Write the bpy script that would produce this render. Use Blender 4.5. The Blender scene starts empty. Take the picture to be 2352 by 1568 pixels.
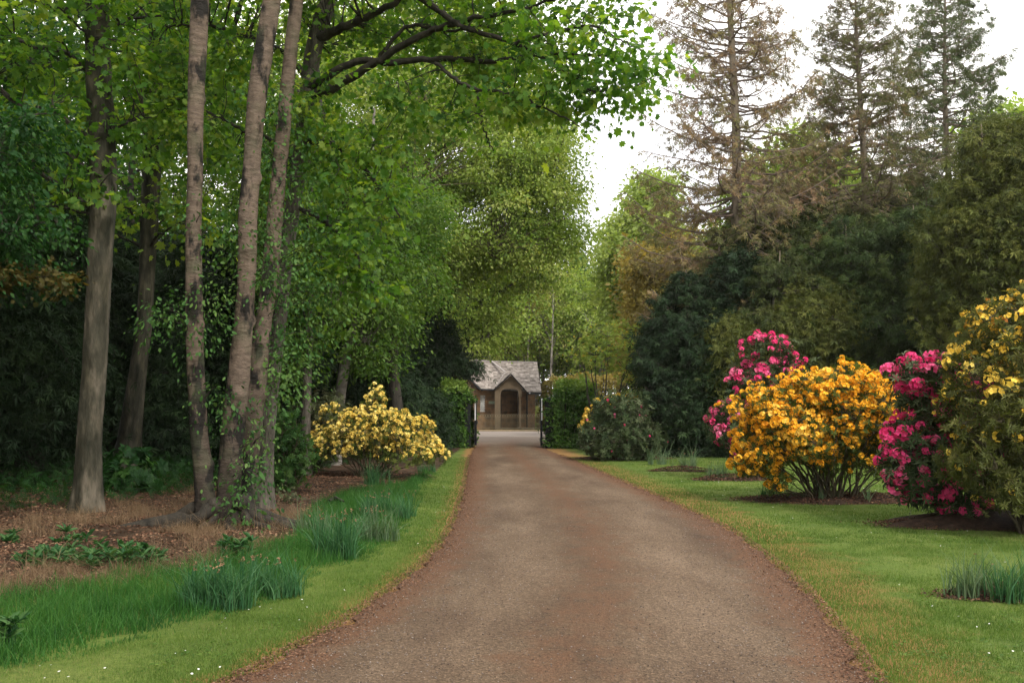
import bpy, math, numpy as np
from mathutils import Vector

# ------------------------------------------------------------------ camera, sky, sun, exposure
S = bpy.context.scene
COL = S.collection
FPX = 2287.0            # focal length in pixels of a 2352 px wide frame
EYE = 1.8
PITCH = math.atan(144 / FPX)
cam = bpy.data.cameras.new('camera')
cam.sensor_width = 36.0
cam.lens = FPX / 2352 * 36.0
cam.clip_end = 1500
cam.clip_start = 0.1
camo = bpy.data.objects.new('camera', cam)
COL.objects.link(camo)
camo.location = (0, 0, EYE)
camo.rotation_euler = (math.pi / 2 + PITCH, 0, 0)
S.camera = camo

SUN_EL, SUN_AZ = math.radians(44), math.radians(146)   # azimuth clockwise from +Y (the view direction)
world = bpy.data.worlds.new('World')
S.world = world
world.use_nodes = True
wn, wl = world.node_tree.nodes, world.node_tree.links
wn.clear()
w_out = wn.new('ShaderNodeOutputWorld')
w_mix = wn.new('ShaderNodeMixShader')
w_sky = wn.new('ShaderNodeTexSky')
w_sky.sky_type = 'NISHITA'
w_sky.sun_disc = False
w_sky.sun_elevation = SUN_EL
w_sky.sun_rotation = SUN_AZ
w_b1 = wn.new('ShaderNodeBackground'); w_b1.inputs[1].default_value = 0.15
w_b2 = wn.new('ShaderNodeBackground'); w_b2.inputs[1].default_value = 2.1
w_co = wn.new('ShaderNodeTexCoord')
w_no = wn.new('ShaderNodeTexNoise'); w_no.inputs['Scale'].default_value = 2.2; w_no.inputs['Detail'].default_value = 6
w_rp = wn.new('ShaderNodeValToRGB')
w_rp.color_ramp.elements[0].position = 0.34; w_rp.color_ramp.elements[0].color = (0.80, 0.80, 0.80, 1)
w_rp.color_ramp.elements[1].position = 0.48; w_rp.color_ramp.elements[1].color = (1, 1, 1, 1)
w_rc = wn.new('ShaderNodeValToRGB')
w_rc.color_ramp.elements[0].position = 0.35; w_rc.color_ramp.elements[0].color = (0.86, 0.86, 0.89, 1)
w_rc.color_ramp.elements[1].position = 0.7; w_rc.color_ramp.elements[1].color = (1.0, 0.955, 0.895, 1)
wl.new(w_co.outputs['Generated'], w_no.inputs['Vector'])
wl.new(w_no.outputs['Fac'], w_rp.inputs['Fac'])
wl.new(w_no.outputs['Fac'], w_rc.inputs['Fac'])
wl.new(w_sky.outputs[0], w_b1.inputs[0])
wl.new(w_rc.outputs[0], w_b2.inputs[0])
wl.new(w_rp.outputs[0], w_mix.inputs[0])
wl.new(w_b1.outputs[0], w_mix.inputs[1])
wl.new(w_b2.outputs[0], w_mix.inputs[2])
wl.new(w_mix.outputs[0], w_out.inputs[0])

sl = bpy.data.lights.new('sun', 'SUN')
sl.energy = 3.0
sl.angle = math.radians(12)
sl.color = (1.0, 0.93, 0.84)
slo = bpy.data.objects.new('sun', sl)
COL.objects.link(slo)
sd = Vector((math.sin(SUN_AZ) * math.cos(SUN_EL), math.cos(SUN_AZ) * math.cos(SUN_EL), math.sin(SUN_EL)))
slo.rotation_euler = sd.to_track_quat('Z', 'Y').to_euler()

S.view_settings.view_transform = 'Standard'
S.view_settings.look = 'None'
S.view_settings.gamma = 1
S.view_settings.use_curve_mapping = False
S.view_settings.exposure = 0.3
S.render.engine = 'CYCLES'
cy = S.cycles
cy.max_bounces = 7; cy.diffuse_bounces = 4; cy.glossy_bounces = 2; cy.transmission_bounces = 4
cy.transparent_max_bounces = 4; cy.volume_bounces = 0
cy.use_denoising = True
cy.caustics_reflective = False; cy.caustics_refractive = False

HAZE = .00020
# ------------------------------------------------------------------ picture to place
_ct, _st = math.cos(PITCH), math.sin(PITCH)
def at(px, py, Y):
    """World point on the ray through pixel (px, py) of the 2352x1568 frame at depth Y."""
    cx, cyy = (px - 1176) / FPX, (784 - py) / FPX
    d = np.array([cx, _ct - cyy * _st, _st + cyy * _ct])
    return np.array([0, 0, EYE]) + d * (Y / d[1])
def G(px, py):
    cx, cyy = (px - 1176) / FPX, (784 - py) / FPX
    d = np.array([cx, _ct - cyy * _st, _st + cyy * _ct])
    p = np.array([0, 0, EYE]) + d * (EYE / -d[2])
    p[2] = 0
    return p
def Gd(py):
    return G(1176, py)[1]
def B(px, py, Y, rx, rz, ry):
    """Ellipsoid of a crown: centre and radii; rx, rz in pixels at its depth, ry in metres."""
    return (at(px, py, Y), np.array([rx * Y / FPX, ry, rz * Y / FPX]))

# ------------------------------------------------------------------ mesh helpers
ORG = {}
def empty(name, label=None, cat=None, loc=(0, 0, 0), group=None):
    o = bpy.data.objects.new(name, None)
    COL.objects.link(o)
    o.location = [float(v) for v in loc]
    o.empty_display_size = 0.2
    ORG[o.name] = np.array(loc, float)
    if label: o['label'] = label
    if cat: o['category'] = cat
    if group: o['group'] = group
    return o
def tag(o, label, cat, group=None):
    o['label'] = label; o['category'] = cat
    if group: o['group'] = group
    return o
def mesh(name, V, F, mat, parent=None, rnd=None, smooth=False, kind=None, attrs=None, label=None):
    """F: one (n,k) int array or a list of such arrays."""
    V = np.asarray(V, np.float32)
    org = np.zeros(3)
    if parent is not None:
        org = ORG[parent.name]
        V = V - org.astype(np.float32)
    Fs = F if isinstance(F, list) else [F]
    Fs = [np.asarray(f, np.int32) for f in Fs if len(f)]
    loops = np.concatenate([f.ravel() for f in Fs])
    tot = np.concatenate([np.full(len(f), f.shape[1], np.int32) for f in Fs])
    start = np.concatenate([[0], np.cumsum(tot)[:-1]]).astype(np.int32)
    me = bpy.data.meshes.new(name)
    me.vertices.add(len(V)); me.loops.add(len(loops)); me.polygons.add(len(tot))
    me.vertices.foreach_set('co', V.ravel())
    me.loops.foreach_set('vertex_index', loops)
    me.polygons.foreach_set('loop_start', start)
    me.update(calc_edges=True)
    if smooth:
        me.polygons.foreach_set('use_smooth', np.ones(len(tot), bool))
    else:
        me.polygons.foreach_set('use_smooth', np.zeros(len(tot), bool))
    ad = dict(attrs or {})
    if rnd is not None: ad['rnd'] = rnd
    for k, v in ad.items():
        a = me.attributes.new(k, 'FLOAT', 'POINT')
        a.data.foreach_set('value', np.asarray(v, np.float32))
    me.materials.append(mat)
    o = bpy.data.objects.new(name, me)
    COL.objects.link(o)
    if parent is not None: o.parent = parent
    ORG[o.name] = org
    if kind: o['kind'] = kind
    if label: o['label'] = label
    return o
def norm(a):
    return a / np.maximum(np.linalg.norm(a, axis=-1, keepdims=True), 1e-9)
def cards(T, TF, P, U, N, Sz, trnd=None, rnd=None):
    """Copies of template T (k,3: along u, across v, along n) at P, oriented by U and N, scaled by Sz."""
    T = np.asarray(T, float); TF = np.asarray(TF, int)
    U = norm(U); W = norm(np.cross(N, U)); N = np.cross(U, W)
    Sz = np.broadcast_to(np.asarray(Sz, float), (len(P),)) if np.ndim(Sz) < 2 else Sz
    if Sz.ndim == 1: Sz = Sz[:, None]
    V = (P[:, None] + Sz[:, None, :1] * (U[:, None] * T[None, :, 0:1] + W[:, None] * T[None, :, 1:2] + N[:, None] * T[None, :, 2:3]))
    n, k = len(P), len(T)
    F = (np.arange(n)[:, None, None] * k + TF[None]).reshape(-1, TF.shape[1])
    r = np.repeat(rnd if rnd is not None else np.zeros(n), k)
    if trnd is not None: r = np.clip(r + np.tile(trnd, n), 0, 1)
    return V.reshape(-1, 3), F, r
def merge(parts):
    V, F, R, o = [], [], [], 0
    for p in parts:
        V.append(p[0]); F.append(p[1] + o); o += len(p[0])
        R.append(p[2] if len(p) > 2 else np.zeros(len(p[0])))
    ks = sorted({f.shape[1] for f in F})
    return np.concatenate(V), [np.concatenate([f for f in F if f.shape[1] == k]) for k in ks], np.concatenate(R)
def tubes(P, R, sides=5, cap=False):
    """P (b,n,3), R (b,n): tubes of one batch."""
    P = np.asarray(P, float); R = np.asarray(R, float)
    b, n, _ = P.shape
    T = norm(np.gradient(P, axis=1))
    ref = np.where(np.abs(T[..., 2:3]) > 0.9, np.array([1., 0, 0]), np.array([0, 0, 1.]))
    ref = np.broadcast_to(ref[:, :1], T.shape)
    A = norm(np.cross(T, ref)); Bv = np.cross(T, A)
    an = np.linspace(0, 2 * np.pi, sides, endpoint=False)
    V = P[:, :, None] + R[:, :, None, None] * (A[:, :, None] * np.cos(an)[:, None] + Bv[:, :, None] * np.sin(an)[:, None])
    i = np.arange(b)[:, None, None] * n * sides + np.arange(n - 1)[None, :, None] * sides
    j = np.arange(sides)[None, None]
    j2 = (j + 1) % sides
    F = np.stack([i + j, i + j2, i + sides + j2, i + sides + j], -1).reshape(-1, 4)
    return V.reshape(-1, 3), F, np.zeros(b * n * sides)
def box(x0, x1, y0, y1, z0, z1):
    V = np.array([[x, y, z] for z in (z0, z1) for y in (y0, y1) for x in (x0, x1)], float)
    F = np.array([[0, 2, 3, 1], [4, 5, 7, 6], [0, 1, 5, 4], [2, 6, 7, 3], [0, 4, 6, 2], [1, 3, 7, 5]])
    return V, F
def hexa(b4, t4):
    V = np.array(list(b4) + list(t4), float)
    F = np.array([[3, 2, 1, 0], [4, 5, 6, 7], [0, 1, 5, 4], [1, 2, 6, 5], [2, 3, 7, 6], [3, 0, 4, 7]])
    return V, F
def bar(a, b, w, h=None, up=(0, 0, 1)):
    a, b = np.array(a, float), np.array(b, float)
    h = h or w
    t = norm(b - a); s = norm(np.cross(t, up)); u = np.cross(s, t)
    q = [(-1, -1), (1, -1), (1, 1), (-1, 1)]
    return hexa([a + s * x * w / 2 + u * y * h / 2 for x, y in q], [b + s * x * w / 2 + u * y * h / 2 for x, y in q])
def smooth_path(pts, n):
    pts = np.asarray(pts, float)
    d = np.concatenate([[0], np.cumsum(np.linalg.norm(np.diff(pts[:, :3], axis=0), axis=1))])
    t = np.linspace(0, d[-1], n)
    # Catmull-Rom
    out = []
    for x in t:
        i = min(max(np.searchsorted(d, x) - 1, 0), len(pts) - 2)
        u = (x - d[i]) / max(d[i + 1] - d[i], 1e-9)
        p0, p1, p2, p3 = pts[max(i - 1, 0)], pts[i], pts[i + 1], pts[min(i + 2, len(pts) - 1)]
        out.append(0.5 * ((2 * p1) + (-p0 + p2) * u + (2 * p0 - 5 * p1 + 4 * p2 - p3) * u * u + (-p0 + 3 * p1 - 3 * p2 + p3) * u ** 3))
    return np.array(out)
def vnoise(x, y, seed=0):
    """cheap smooth 2-D noise in 0..1"""
    s = seed * 12.9
    return 0.5 + 0.25 * (np.sin(x * 1.7 + 1.3 * np.sin(y * 1.1 + s) + s) * np.cos(y * 1.9 + 1.7 * np.sin(x * .8 + s)) +
                         np.sin(x * 4.1 + 2.1 * np.sin(y * 3.3 + s) + s * 2) * np.cos(y * 3.7 + 1.9 * np.sin(x * 2.9 - s)))

# ------------------------------------------------------------------ materials
def new_mat(name):
    m = bpy.data.materials.new(name); m.use_nodes = True
    m.node_tree.nodes.clear()
    return m, m.node_tree.nodes, m.node_tree.links
def ramp(n, cols, pos=None):
    r = n.new('ShaderNodeValToRGB')
    e = r.color_ramp.elements
    pos = pos or list(np.linspace(0, 1, len(cols)))
    while len(e) < len(cols): e.new(0.5)
    for i, c in enumerate(cols):
        e[i].position = pos[i]; e[i].color = (*c, 1)
    return r
def leaf_mat(name, cols, rough=0.5, trans=0.35, tint=(1.25, 1.3, 0.6), spec=0.16, pos=None):
    rough = max(rough, .52)
    m, n, l = new_mat(name)
    a = n.new('ShaderNodeAttribute'); a.attribute_name = 'rnd'
    r = ramp(n, cols, pos)
    l.new(a.outputs['Fac'], r.inputs[0])
    p = n.new('ShaderNodeBsdfPrincipled'); p.inputs['Roughness'].default_value = rough
    p.inputs['Specular IOR Level'].default_value = spec
    l.new(r.outputs[0], p.inputs['Base Color'])
    o = n.new('ShaderNodeOutputMaterial')
    if trans > 0:
        mu = n.new('ShaderNodeMixRGB'); mu.blend_type = 'MULTIPLY'; mu.inputs[0].default_value = 1
        mu.inputs[2].default_value = (*tint, 1)
        l.new(r.outputs[0], mu.inputs[1])
        t = n.new('ShaderNodeBsdfTranslucent'); l.new(mu.outputs[0], t.inputs[0])
        mx = n.new('ShaderNodeMixShader'); mx.inputs[0].default_value = trans
        l.new(p.outputs[0], mx.inputs[1]); l.new(t.outputs[0], mx.inputs[2]); l.new(mx.outputs[0], o.inputs[0])
    else:
        l.new(p.outputs[0], o.inputs[0])
    return m
def noise_mat(name, cols, scale=4, pos=None, detail=8, rough=0.85, bump=0.3, bdist=0.02, stretch=(1, 1, 1), fine=None, spec=0.3, bscale=None):
    m, n, l = new_mat(name)
    tc = n.new('ShaderNodeTexCoord'); mp = n.new('ShaderNodeMapping'); mp.inputs['Scale'].default_value = stretch
    l.new(tc.outputs['Object'], mp.inputs[0])
    no = n.new('ShaderNodeTexNoise'); no.inputs['Scale'].default_value = scale; no.inputs['Detail'].default_value = detail
    no.inputs['Roughness'].default_value = 0.62
    l.new(mp.outputs[0], no.inputs['Vector'])
    r = ramp(n, cols, pos); l.new(no.outputs['Fac'], r.inputs[0])
    col = r.outputs[0]
    if fine:
        n2 = n.new('ShaderNodeTexNoise'); n2.inputs['Scale'].default_value = fine[0]; n2.inputs['Detail'].default_value = 4
        l.new(mp.outputs[0], n2.inputs['Vector'])
        r2 = ramp(n, [fine[1]] * 1 + [(1, 1, 1)], [0.35, 0.6]); l.new(n2.outputs['Fac'], r2.inputs[0])
        mu = n.new('ShaderNodeMixRGB'); mu.blend_type = 'MULTIPLY'; mu.inputs[0].default_value = 1
        l.new(col, mu.inputs[1]); l.new(r2.outputs[0], mu.inputs[2]); col = mu.outputs[0]
    p = n.new('ShaderNodeBsdfPrincipled'); p.inputs['Roughness'].default_value = rough; p.inputs['Specular IOR Level'].default_value = spec
    l.new(col, p.inputs['Base Color'])
    if bump:
        b = n.new('ShaderNodeBump'); b.inputs['Strength'].default_value = bump; b.inputs['Distance'].default_value = bdist
        nb = n.new('ShaderNodeTexNoise'); nb.inputs['Scale'].default_value = bscale or scale * 3; nb.inputs['Detail'].default_value = 8
        l.new(mp.outputs[0], nb.inputs['Vector'])
        l.new(nb.outputs['Fac'], b.inputs['Height']); l.new(b.outputs[0], p.inputs['Normal'])
    o = n.new('ShaderNodeOutputMaterial'); l.new(p.outputs[0], o.inputs[0])
    return m
def flat_mat(name, c, rough=0.6, spec=0.4):
    return noise_mat(name, [tuple(v * .85 for v in c), tuple(min(1, v * 1.12) for v in c)], 9, [0.3, 0.7], rough=rough, bump=0.15, bdist=0.004, spec=spec)

def bark_birch(name, base, dark):
    """pale horizontal-banded bark with dark scars"""
    m, n, l = new_mat(name)
    tc = n.new('ShaderNodeTexCoord')
    mp = n.new('ShaderNodeMapping'); mp.inputs['Scale'].default_value = (1.8, 1.8, 5); l.new(tc.outputs['Object'], mp.inputs[0])
    no = n.new('ShaderNodeTexNoise'); no.inputs['Scale'].default_value = 2.5; no.inputs['Detail'].default_value = 9; no.inputs['Roughness'].default_value = .7
    l.new(mp.outputs[0], no.inputs['Vector'])
    r = ramp(n, [tuple(v * .5 for v in base), base, tuple(min(1, v * 1.35) for v in base)], [0.3, 0.5, 0.72]); l.new(no.outputs['Fac'], r.inputs[0])
    mp2 = n.new('ShaderNodeMapping'); mp2.inputs['Scale'].default_value = (2.4, 2.4, 1.1); l.new(tc.outputs['Object'], mp2.inputs[0])
    n2 = n.new('ShaderNodeTexNoise'); n2.inputs['Scale'].default_value = 1.6; n2.inputs['Detail'].default_value = 7; n2.inputs['Roughness'].default_value = .6
    l.new(mp2.outputs[0], n2.inputs['Vector'])
    r2 = ramp(n, [(0, 0, 0), (1, 1, 1)], [0.52, 0.60]); l.new(n2.outputs['Fac'], r2.inputs[0])
    sx = n.new('ShaderNodeSeparateXYZ'); l.new(tc.outputs['Object'], sx.inputs[0])
    mr = n.new('ShaderNodeMapRange'); mr.inputs[1].default_value = 0.2; mr.inputs[2].default_value = 2.4; mr.inputs[3].default_value = 1.0; mr.inputs[4].default_value = 0.0
    l.new(sx.outputs['Z'], mr.inputs[0])
    ad = n.new('ShaderNodeMath'); ad.operation = 'MULTIPLY_ADD'; ad.inputs[1].default_value = 0.92; ad.use_clamp = True
    l.new(mr.outputs[0], ad.inputs[0]); l.new(r2.outputs[0], ad.inputs[2])
    mx = n.new('ShaderNodeMixRGB'); l.new(ad.outputs[0], mx.inputs[0]); l.new(r.outputs[0], mx.inputs[1]); mx.inputs[2].default_value = (*dark, 1)
    # blotches of green algae
    n3 = n.new('ShaderNodeTexNoise'); n3.inputs['Scale'].default_value = 3.1; n3.inputs['Detail'].default_value = 6
    l.new(tc.outputs['Object'], n3.inputs['Vector'])
    r3 = ramp(n, [(0, 0, 0), (.55, .55, .55)], [0.5, 0.75]); l.new(n3.outputs['Fac'], r3.inputs[0])
    mg = n.new('ShaderNodeMixRGB'); l.new(r3.outputs[0], mg.inputs[0]); l.new(mx.outputs[0], mg.inputs[1]); mg.inputs[2].default_value = (0.075, 0.085, 0.045, 1)
    p = n.new('ShaderNodeBsdfPrincipled'); p.inputs['Roughness'].default_value = .8; p.inputs['Specular IOR Level'].default_value = .25
    l.new(mg.outputs[0], p.inputs['Base Color'])
    b = n.new('ShaderNodeBump'); b.inputs['Strength'].default_value = 1.0; b.inputs['Distance'].default_value = .05
    l.new(no.outputs['Fac'], b.inputs['Height']); l.new(b.outputs[0], p.inputs['Normal'])
    o = n.new('ShaderNodeOutputMaterial'); l.new(p.outputs[0], o.inputs[0])
    return m

M = {}
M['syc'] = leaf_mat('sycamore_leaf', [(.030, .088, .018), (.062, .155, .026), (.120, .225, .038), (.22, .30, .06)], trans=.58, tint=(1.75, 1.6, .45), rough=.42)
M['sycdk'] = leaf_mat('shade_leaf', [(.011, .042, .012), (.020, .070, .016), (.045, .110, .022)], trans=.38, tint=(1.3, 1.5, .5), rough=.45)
M['lime'] = leaf_mat('lime_leaf', [(.095, .165, .030), (.175, .265, .050), (.26, .34, .080), (.37, .41, .13)], trans=.48, tint=(1.4, 1.4, .6))
M['mid'] = leaf_mat('green_leaf', [(.034, .084, .016), (.075, .150, .026), (.145, .220, .045)], trans=.46, tint=(1.35, 1.4, .5))
M['pale'] = leaf_mat('pale_leaf', [(.14, .21, .045), (.24, .32, .08), (.36, .42, .14)], trans=.46, tint=(1.25, 1.25, .6))
M['far'] = leaf_mat('far_leaf', [(.10, .135, .032), (.18, .225, .052), (.27, .30, .08), (.36, .34, .12)], trans=.46, tint=(1.25, 1.2, .55))
M['bronze'] = leaf_mat('bronze_leaf', [(.14, .13, .036), (.23, .20, .055), (.32, .27, .09)], trans=.44, tint=(1.3, 1.1, .5))
M['rust'] = leaf_mat('rust_leaf', [(.035, .050, .014), (.070, .058, .016), (.105, .085, .020)], trans=.4, tint=(1.3, 1.1, .5))
M['yew'] = leaf_mat('yew_needle', [(.009, .022, .009), (.015, .036, .013), (.032, .060, .019)], trans=.15, rough=.55)
M['yewol'] = leaf_mat('olive_needle', [(.036, .052, .011), (.075, .092, .018), (.135, .14, .03)], trans=.22, rough=.55)
M['conif'] = leaf_mat('green_needle', [(.018, .038, .011), (.038, .066, .016), (.078, .110, .026)], trans=.18, rough=.55)
M['spbrown'] = leaf_mat('dry_needle', [(.19, .12, .07), (.25, .175, .09), (.20, .18, .07), (.12, .14, .05)], trans=.2, tint=(1.2, 1.1, .8), rough=.7)
M['spmix'] = leaf_mat('mixed_needle', [(.10, .11, .04), (.15, .145, .05), (.09, .115, .04), (.20, .14, .07)], trans=.2, tint=(1.2, 1.1, .8), rough=.6)
M['spgreen'] = leaf_mat('blue_needle', [(.065, .095, .042), (.09, .12, .052), (.12, .14, .06)], trans=.2, rough=.6)
M['hedge'] = leaf_mat('hedge_leaf', [(.030, .080, .014), (.065, .145, .022), (.19, .28, .055)], trans=.35)
M['ivy'] = leaf_mat('ivy_leaf', [(.022, .066, .016), (.050, .125, .028), (.115, .200, .050)], trans=.3, rough=.4)
M['holly'] = leaf_mat('variegated_leaf', [(.045, .06, .030), (.075, .090, .042), (.15, .155, .085)], trans=.2, rough=.45)
M['rhleaf'] = leaf_mat('rhododendron_leaf', [(.022, .042, .016), (.048, .074, .028), (.095, .115, .058)], trans=.15, rough=.4)
M['azleaf'] = leaf_mat('azalea_leaf', [(.042, .072, .014), (.085, .120, .024), (.150, .175, .040)], trans=.38)
M['azbronze'] = leaf_mat('bronze_green_leaf', [(.050, .062, .018), (.095, .110, .030), (.17, .165, .050)], trans=.32)
M['olivemix'] = leaf_mat('olive_mixed_needle', [(.024, .040, .011), (.048, .068, .017), (.095, .105, .030)], trans=.18)
M['orange'] = leaf_mat('orange_petal', [(.62, .24, .014), (.82, .40, .022), (.90, .52, .045), (.93, .66, .14)], trans=.25, tint=(1.1, 1, .7), rough=.6, pos=[0, .35, .75, 1])
M['yellow'] = leaf_mat('yellow_petal', [(.62, .42, .07), (.85, .67, .16), (.93, .82, .33)], trans=.3, tint=(1.1, 1, .8), rough=.6)
M['gold'] = leaf_mat('gold_petal', [(.30, .11, .02), (.68, .44, .05), (.84, .62, .11), (.90, .74, .22)], trans=.3, tint=(1.1, 1, .8), rough=.6, pos=[0, .3, .65, 1])
M['tassel'] = leaf_mat('yellow_tassel', [(.30, .26, .03), (.52, .42, .04)], trans=.3, tint=(1.1, 1, .6))
M['pink'] = leaf_mat('pink_petal', [(.42, .012, .085), (.74, .035, .18), (.86, .11, .31), (.92, .33, .50)], trans=.25, tint=(1.1, .9, 1), rough=.55)
M['grass'] = leaf_mat('long_grass_blade', [(.018, .070, .014), (.040, .130, .024), (.075, .180, .034), (.16, .19, .055)], trans=.35, rough=.5, pos=[0, .45, .9, 1])
M['lawnb'] = leaf_mat('lawn_blade', [(.058, .110, .020), (.102, .172, .032), (.150, .215, .050), (.23, .22, .09)], trans=.3, rough=.6, pos=[0, .5, .9, 1])
M['daff'] = leaf_mat('daffodil_leaf', [(.024, .088, .034), (.046, .135, .052), (.10, .20, .085)], trans=.3, rough=.45)
M['dafflt'] = leaf_mat('pale_daffodil_leaf', [(.055, .105, .052), (.10, .165, .085), (.19, .23, .13)], trans=.3, rough=.45)
M['straw'] = leaf_mat('dry_grass', [(.11, .070, .038), (.20, .135, .078), (.30, .215, .13)], trans=.25, tint=(1.1, 1, .8), rough=.7)
M['litter'] = leaf_mat('leaf_litter', [(.045, .024, .016), (.105, .052, .032), (.19, .10, .060), (.30, .19, .12)], trans=.1, tint=(1.1, 1, .8), rough=.8)
M['wilt'] = leaf_mat('withered_flower', [(.16, .10, .055), (.27, .18, .10)], trans=.2, rough=.7)
M['daisy'] = leaf_mat('white_petal', [(.72, .72, .68), (.82, .82, .78)], trans=.2, tint=(1, 1, 1))
M['dock'] = leaf_mat('dock_leaf', [(.022, .075, .028), (.040, .115, .036), (.075, .15, .045)], trans=.3, rough=.4)

M['bark'] = noise_mat('grey_bark', [(.030, .028, .020), (.085, .075, .060), (.15, .135, .11)], 3.2, [.3, .5, .75], stretch=(1.4, 1.4, .45), bump=.7, bdist=.03, fine=(22, (.45, .45, .42)), bscale=14)
M['beech'] = noise_mat('smooth_grey_bark', [(.020, .022, .013), (.066, .060, .042), (.165, .14, .105)], 3.4, [.34, .5, .68], stretch=(1.5, 1.5, .45), bump=1.0, bdist=.04, fine=(2.6, (.30, .32, .24)), bscale=10)
M['barkdk'] = noise_mat('dark_bark', [(.010, .009, .007), (.028, .024, .018), (.055, .047, .036)], 5, [.3, .5, .75], stretch=(2, 2, .5), bump=.8, bdist=.03, bscale=14)
M['barkpale'] = noise_mat('pale_bark', [(.11, .10, .085), (.24, .22, .19)], 3.2, [.35, .65], stretch=(1, 1, 2), bump=.5, bdist=.02)
M['spbark'] = noise_mat('spruce_bark', [(.10, .080, .058), (.19, .155, .115), (.26, .215, .165)], 4, [.3, .5, .75], stretch=(2, 2, .6), bump=.7, bdist=.03)
M['birch'] = bark_birch('pinkish_banded_bark', (.132, .098, .074), (.014, .012, .010))
M['twig'] = noise_mat('brown_twig', [(.05, .042, .024), (.10, .082, .05)], 8, [.3, .7], bump=0)
M['sptwig'] = noise_mat('dry_twig', [(.13, .095, .075), (.20, .155, .125)], 8, [.3, .7], bump=0)

# ------------------------------------------------------------------ leaf templates (u, v, n)
QUAD = ([[0, 0, 0], [.5, -.34, .07], [1, 0, -.03], [.5, .34, .07]], [[0, 1, 2, 3]])
SLIM = ([[0, 0, 0], [.45, -.14, .03], [1, 0, -.06], [.45, .14, .03]], [[0, 1, 2, 3]])
OVAL = ([[0, 0, 0], [.3, -.26, .05], [.7, -.22, .02], [1, 0, -.08], [.7, .22, .02], [.3, .26, .05]], [[0, 1, 2, 3, 4, 5]])
_sy = [(0, 0), (-.12, -.30), (.10, -.26), (.18, -.55), (.42, -.34), (.70, -.42), (.70, -.16), (1.0, 0), (.70, .16), (.70, .42), (.42, .34), (.18, .55), (.10, .26), (-.12, .30)]
SYC = ([[a, b, -.25 * abs(b) - .12 * max(a, 0) ** 2] for a, b in _sy], [list(range(14))])
def make_spray(n=7, w=.05, L=.34, droop=.25):
    """feather of narrow leaflets on a drooping axis, unit length"""
    T, F, k = [], [], 0
    for i in range(n):
        t = (i + .4) / n
        c = np.array([t, 0, -droop * t * t])
        for s in (-1, 1):
            l = L * (1 - .55 * t)
            d = np.array([.72 * l, s * .75 * l, -.10 * l])
            e = np.array([w, -s * w * .6, 0])
            T += [c - e * .5, c + d * .5 - e * .6 + [0, 0, .015], c + d, c + d * .5 + e * .8]
            F.append([k, k + 1, k + 2, k + 3]); k += 4
    T += [np.array([0, -.012, 0]), np.array([.5, -.012, -droop * .25]), np.array([1, 0, -droop]), np.array([.5, .012, -droop * .25])]
    F.append([k, k + 1, k + 2, k + 3])
    return np.array(T), np.array(F)
def make_tuft(n=5, w=.08, seed=4):
    r = np.random.default_rng(seed); T, F, k = [], [], 0
    for i in range(n):
        a = (i / (n - 1) - .5) * 2.3 + r.normal(0, .12); L = 1 - .35 * abs(a) / 1.15 + r.normal(0, .08)
        d = np.array([math.cos(a) * L, math.sin(a) * L, -.22 * L + r.normal(0, .1)]); s = np.array([-math.sin(a), math.cos(a), 0]) * w
        o = np.array([.25 * (1 - abs(a)), 0, 0]) * (i % 2)
        T += [o, o + d * .5 - s, o + d - [0, 0, .08], o + d * .5 + s]; F.append([k, k + 1, k + 2, k + 3]); k += 4
    return np.array(T), np.array(F)
TUFT = make_tuft()
SPRAY = make_spray()
SPRAYS = make_spray(5, .06, .42, .3)
def make_whorl(n=7, w=.15, rise=.25, seed=1):
    r = np.random.default_rng(seed)
    T, F, k = [], [], 0
    for i in range(n):
        a = 2 * np.pi * (i + r.uniform(-.2, .2)) / n
        L = r.uniform(.75, 1.1); z = rise + r.uniform(-.25, .2)
        d = np.array([np.cos(a), np.sin(a), z]) ; s = np.array([-np.sin(a), np.cos(a), 0]) * w
        T += [np.zeros(3), d * L * .5 - s + [0, 0, .04], d * L * 1.0 + [0, 0, -.14], d * L * .5 + s + [0, 0, .04]]
        F.append([k, k + 1, k + 2, k + 3]); k += 4
    return np.array(T), np.array(F)   # axis = n
WHORL = make_whorl(7, .14)
WHORLW = make_whorl(8, .2, -.15, 3)
def make_truss(nf, petals, spread, ps, seed=1, round_=1.0):
    """ball of florets; axis = n; unit radius"""
    r = np.random.default_rng(seed)
    T, F, R, k = [], [], [], 0
    for i in range(nf):
        ph = np.arccos(1 - (i + .5) / nf * spread); th = i * 2.39996 + r.uniform(-.2, .2)
        c = np.array([np.sin(ph) * np.cos(th), np.sin(ph) * np.sin(th), np.cos(ph) * round_])
        ax = norm(c + r.normal(0, .15, 3)); a = norm(np.cross(ax, [.3, .2, .9])); b = np.cross(ax, a)
        c = c * r.uniform(.55, .85); v = r.uniform(-.14, .14)
        for j in range(petals):
            an = 2 * np.pi * j / petals + i
            d = a * np.cos(an) + b * np.sin(an); s = -a * np.sin(an) + b * np.cos(an)
            T += [c - ax * .12, c + d * ps * .6 - s * ps * .42 + ax * .10, c + d * ps + ax * .06, c + d * ps * .6 + s * ps * .42 + ax * .10]
            F.append([k, k + 1, k + 2, k + 3]); k += 4
            R += [v - .07, v, v + .06, v]
    return np.array(T), np.array(F), np.array(R)
AZT = make_truss(8, 5, 1.15, .50, 2, .8)
AZS = make_truss(5, 5, 1.1, .5, 5, .8)
RHT = make_truss(13, 5, 1.25, .40, 3, 1.1)

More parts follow.
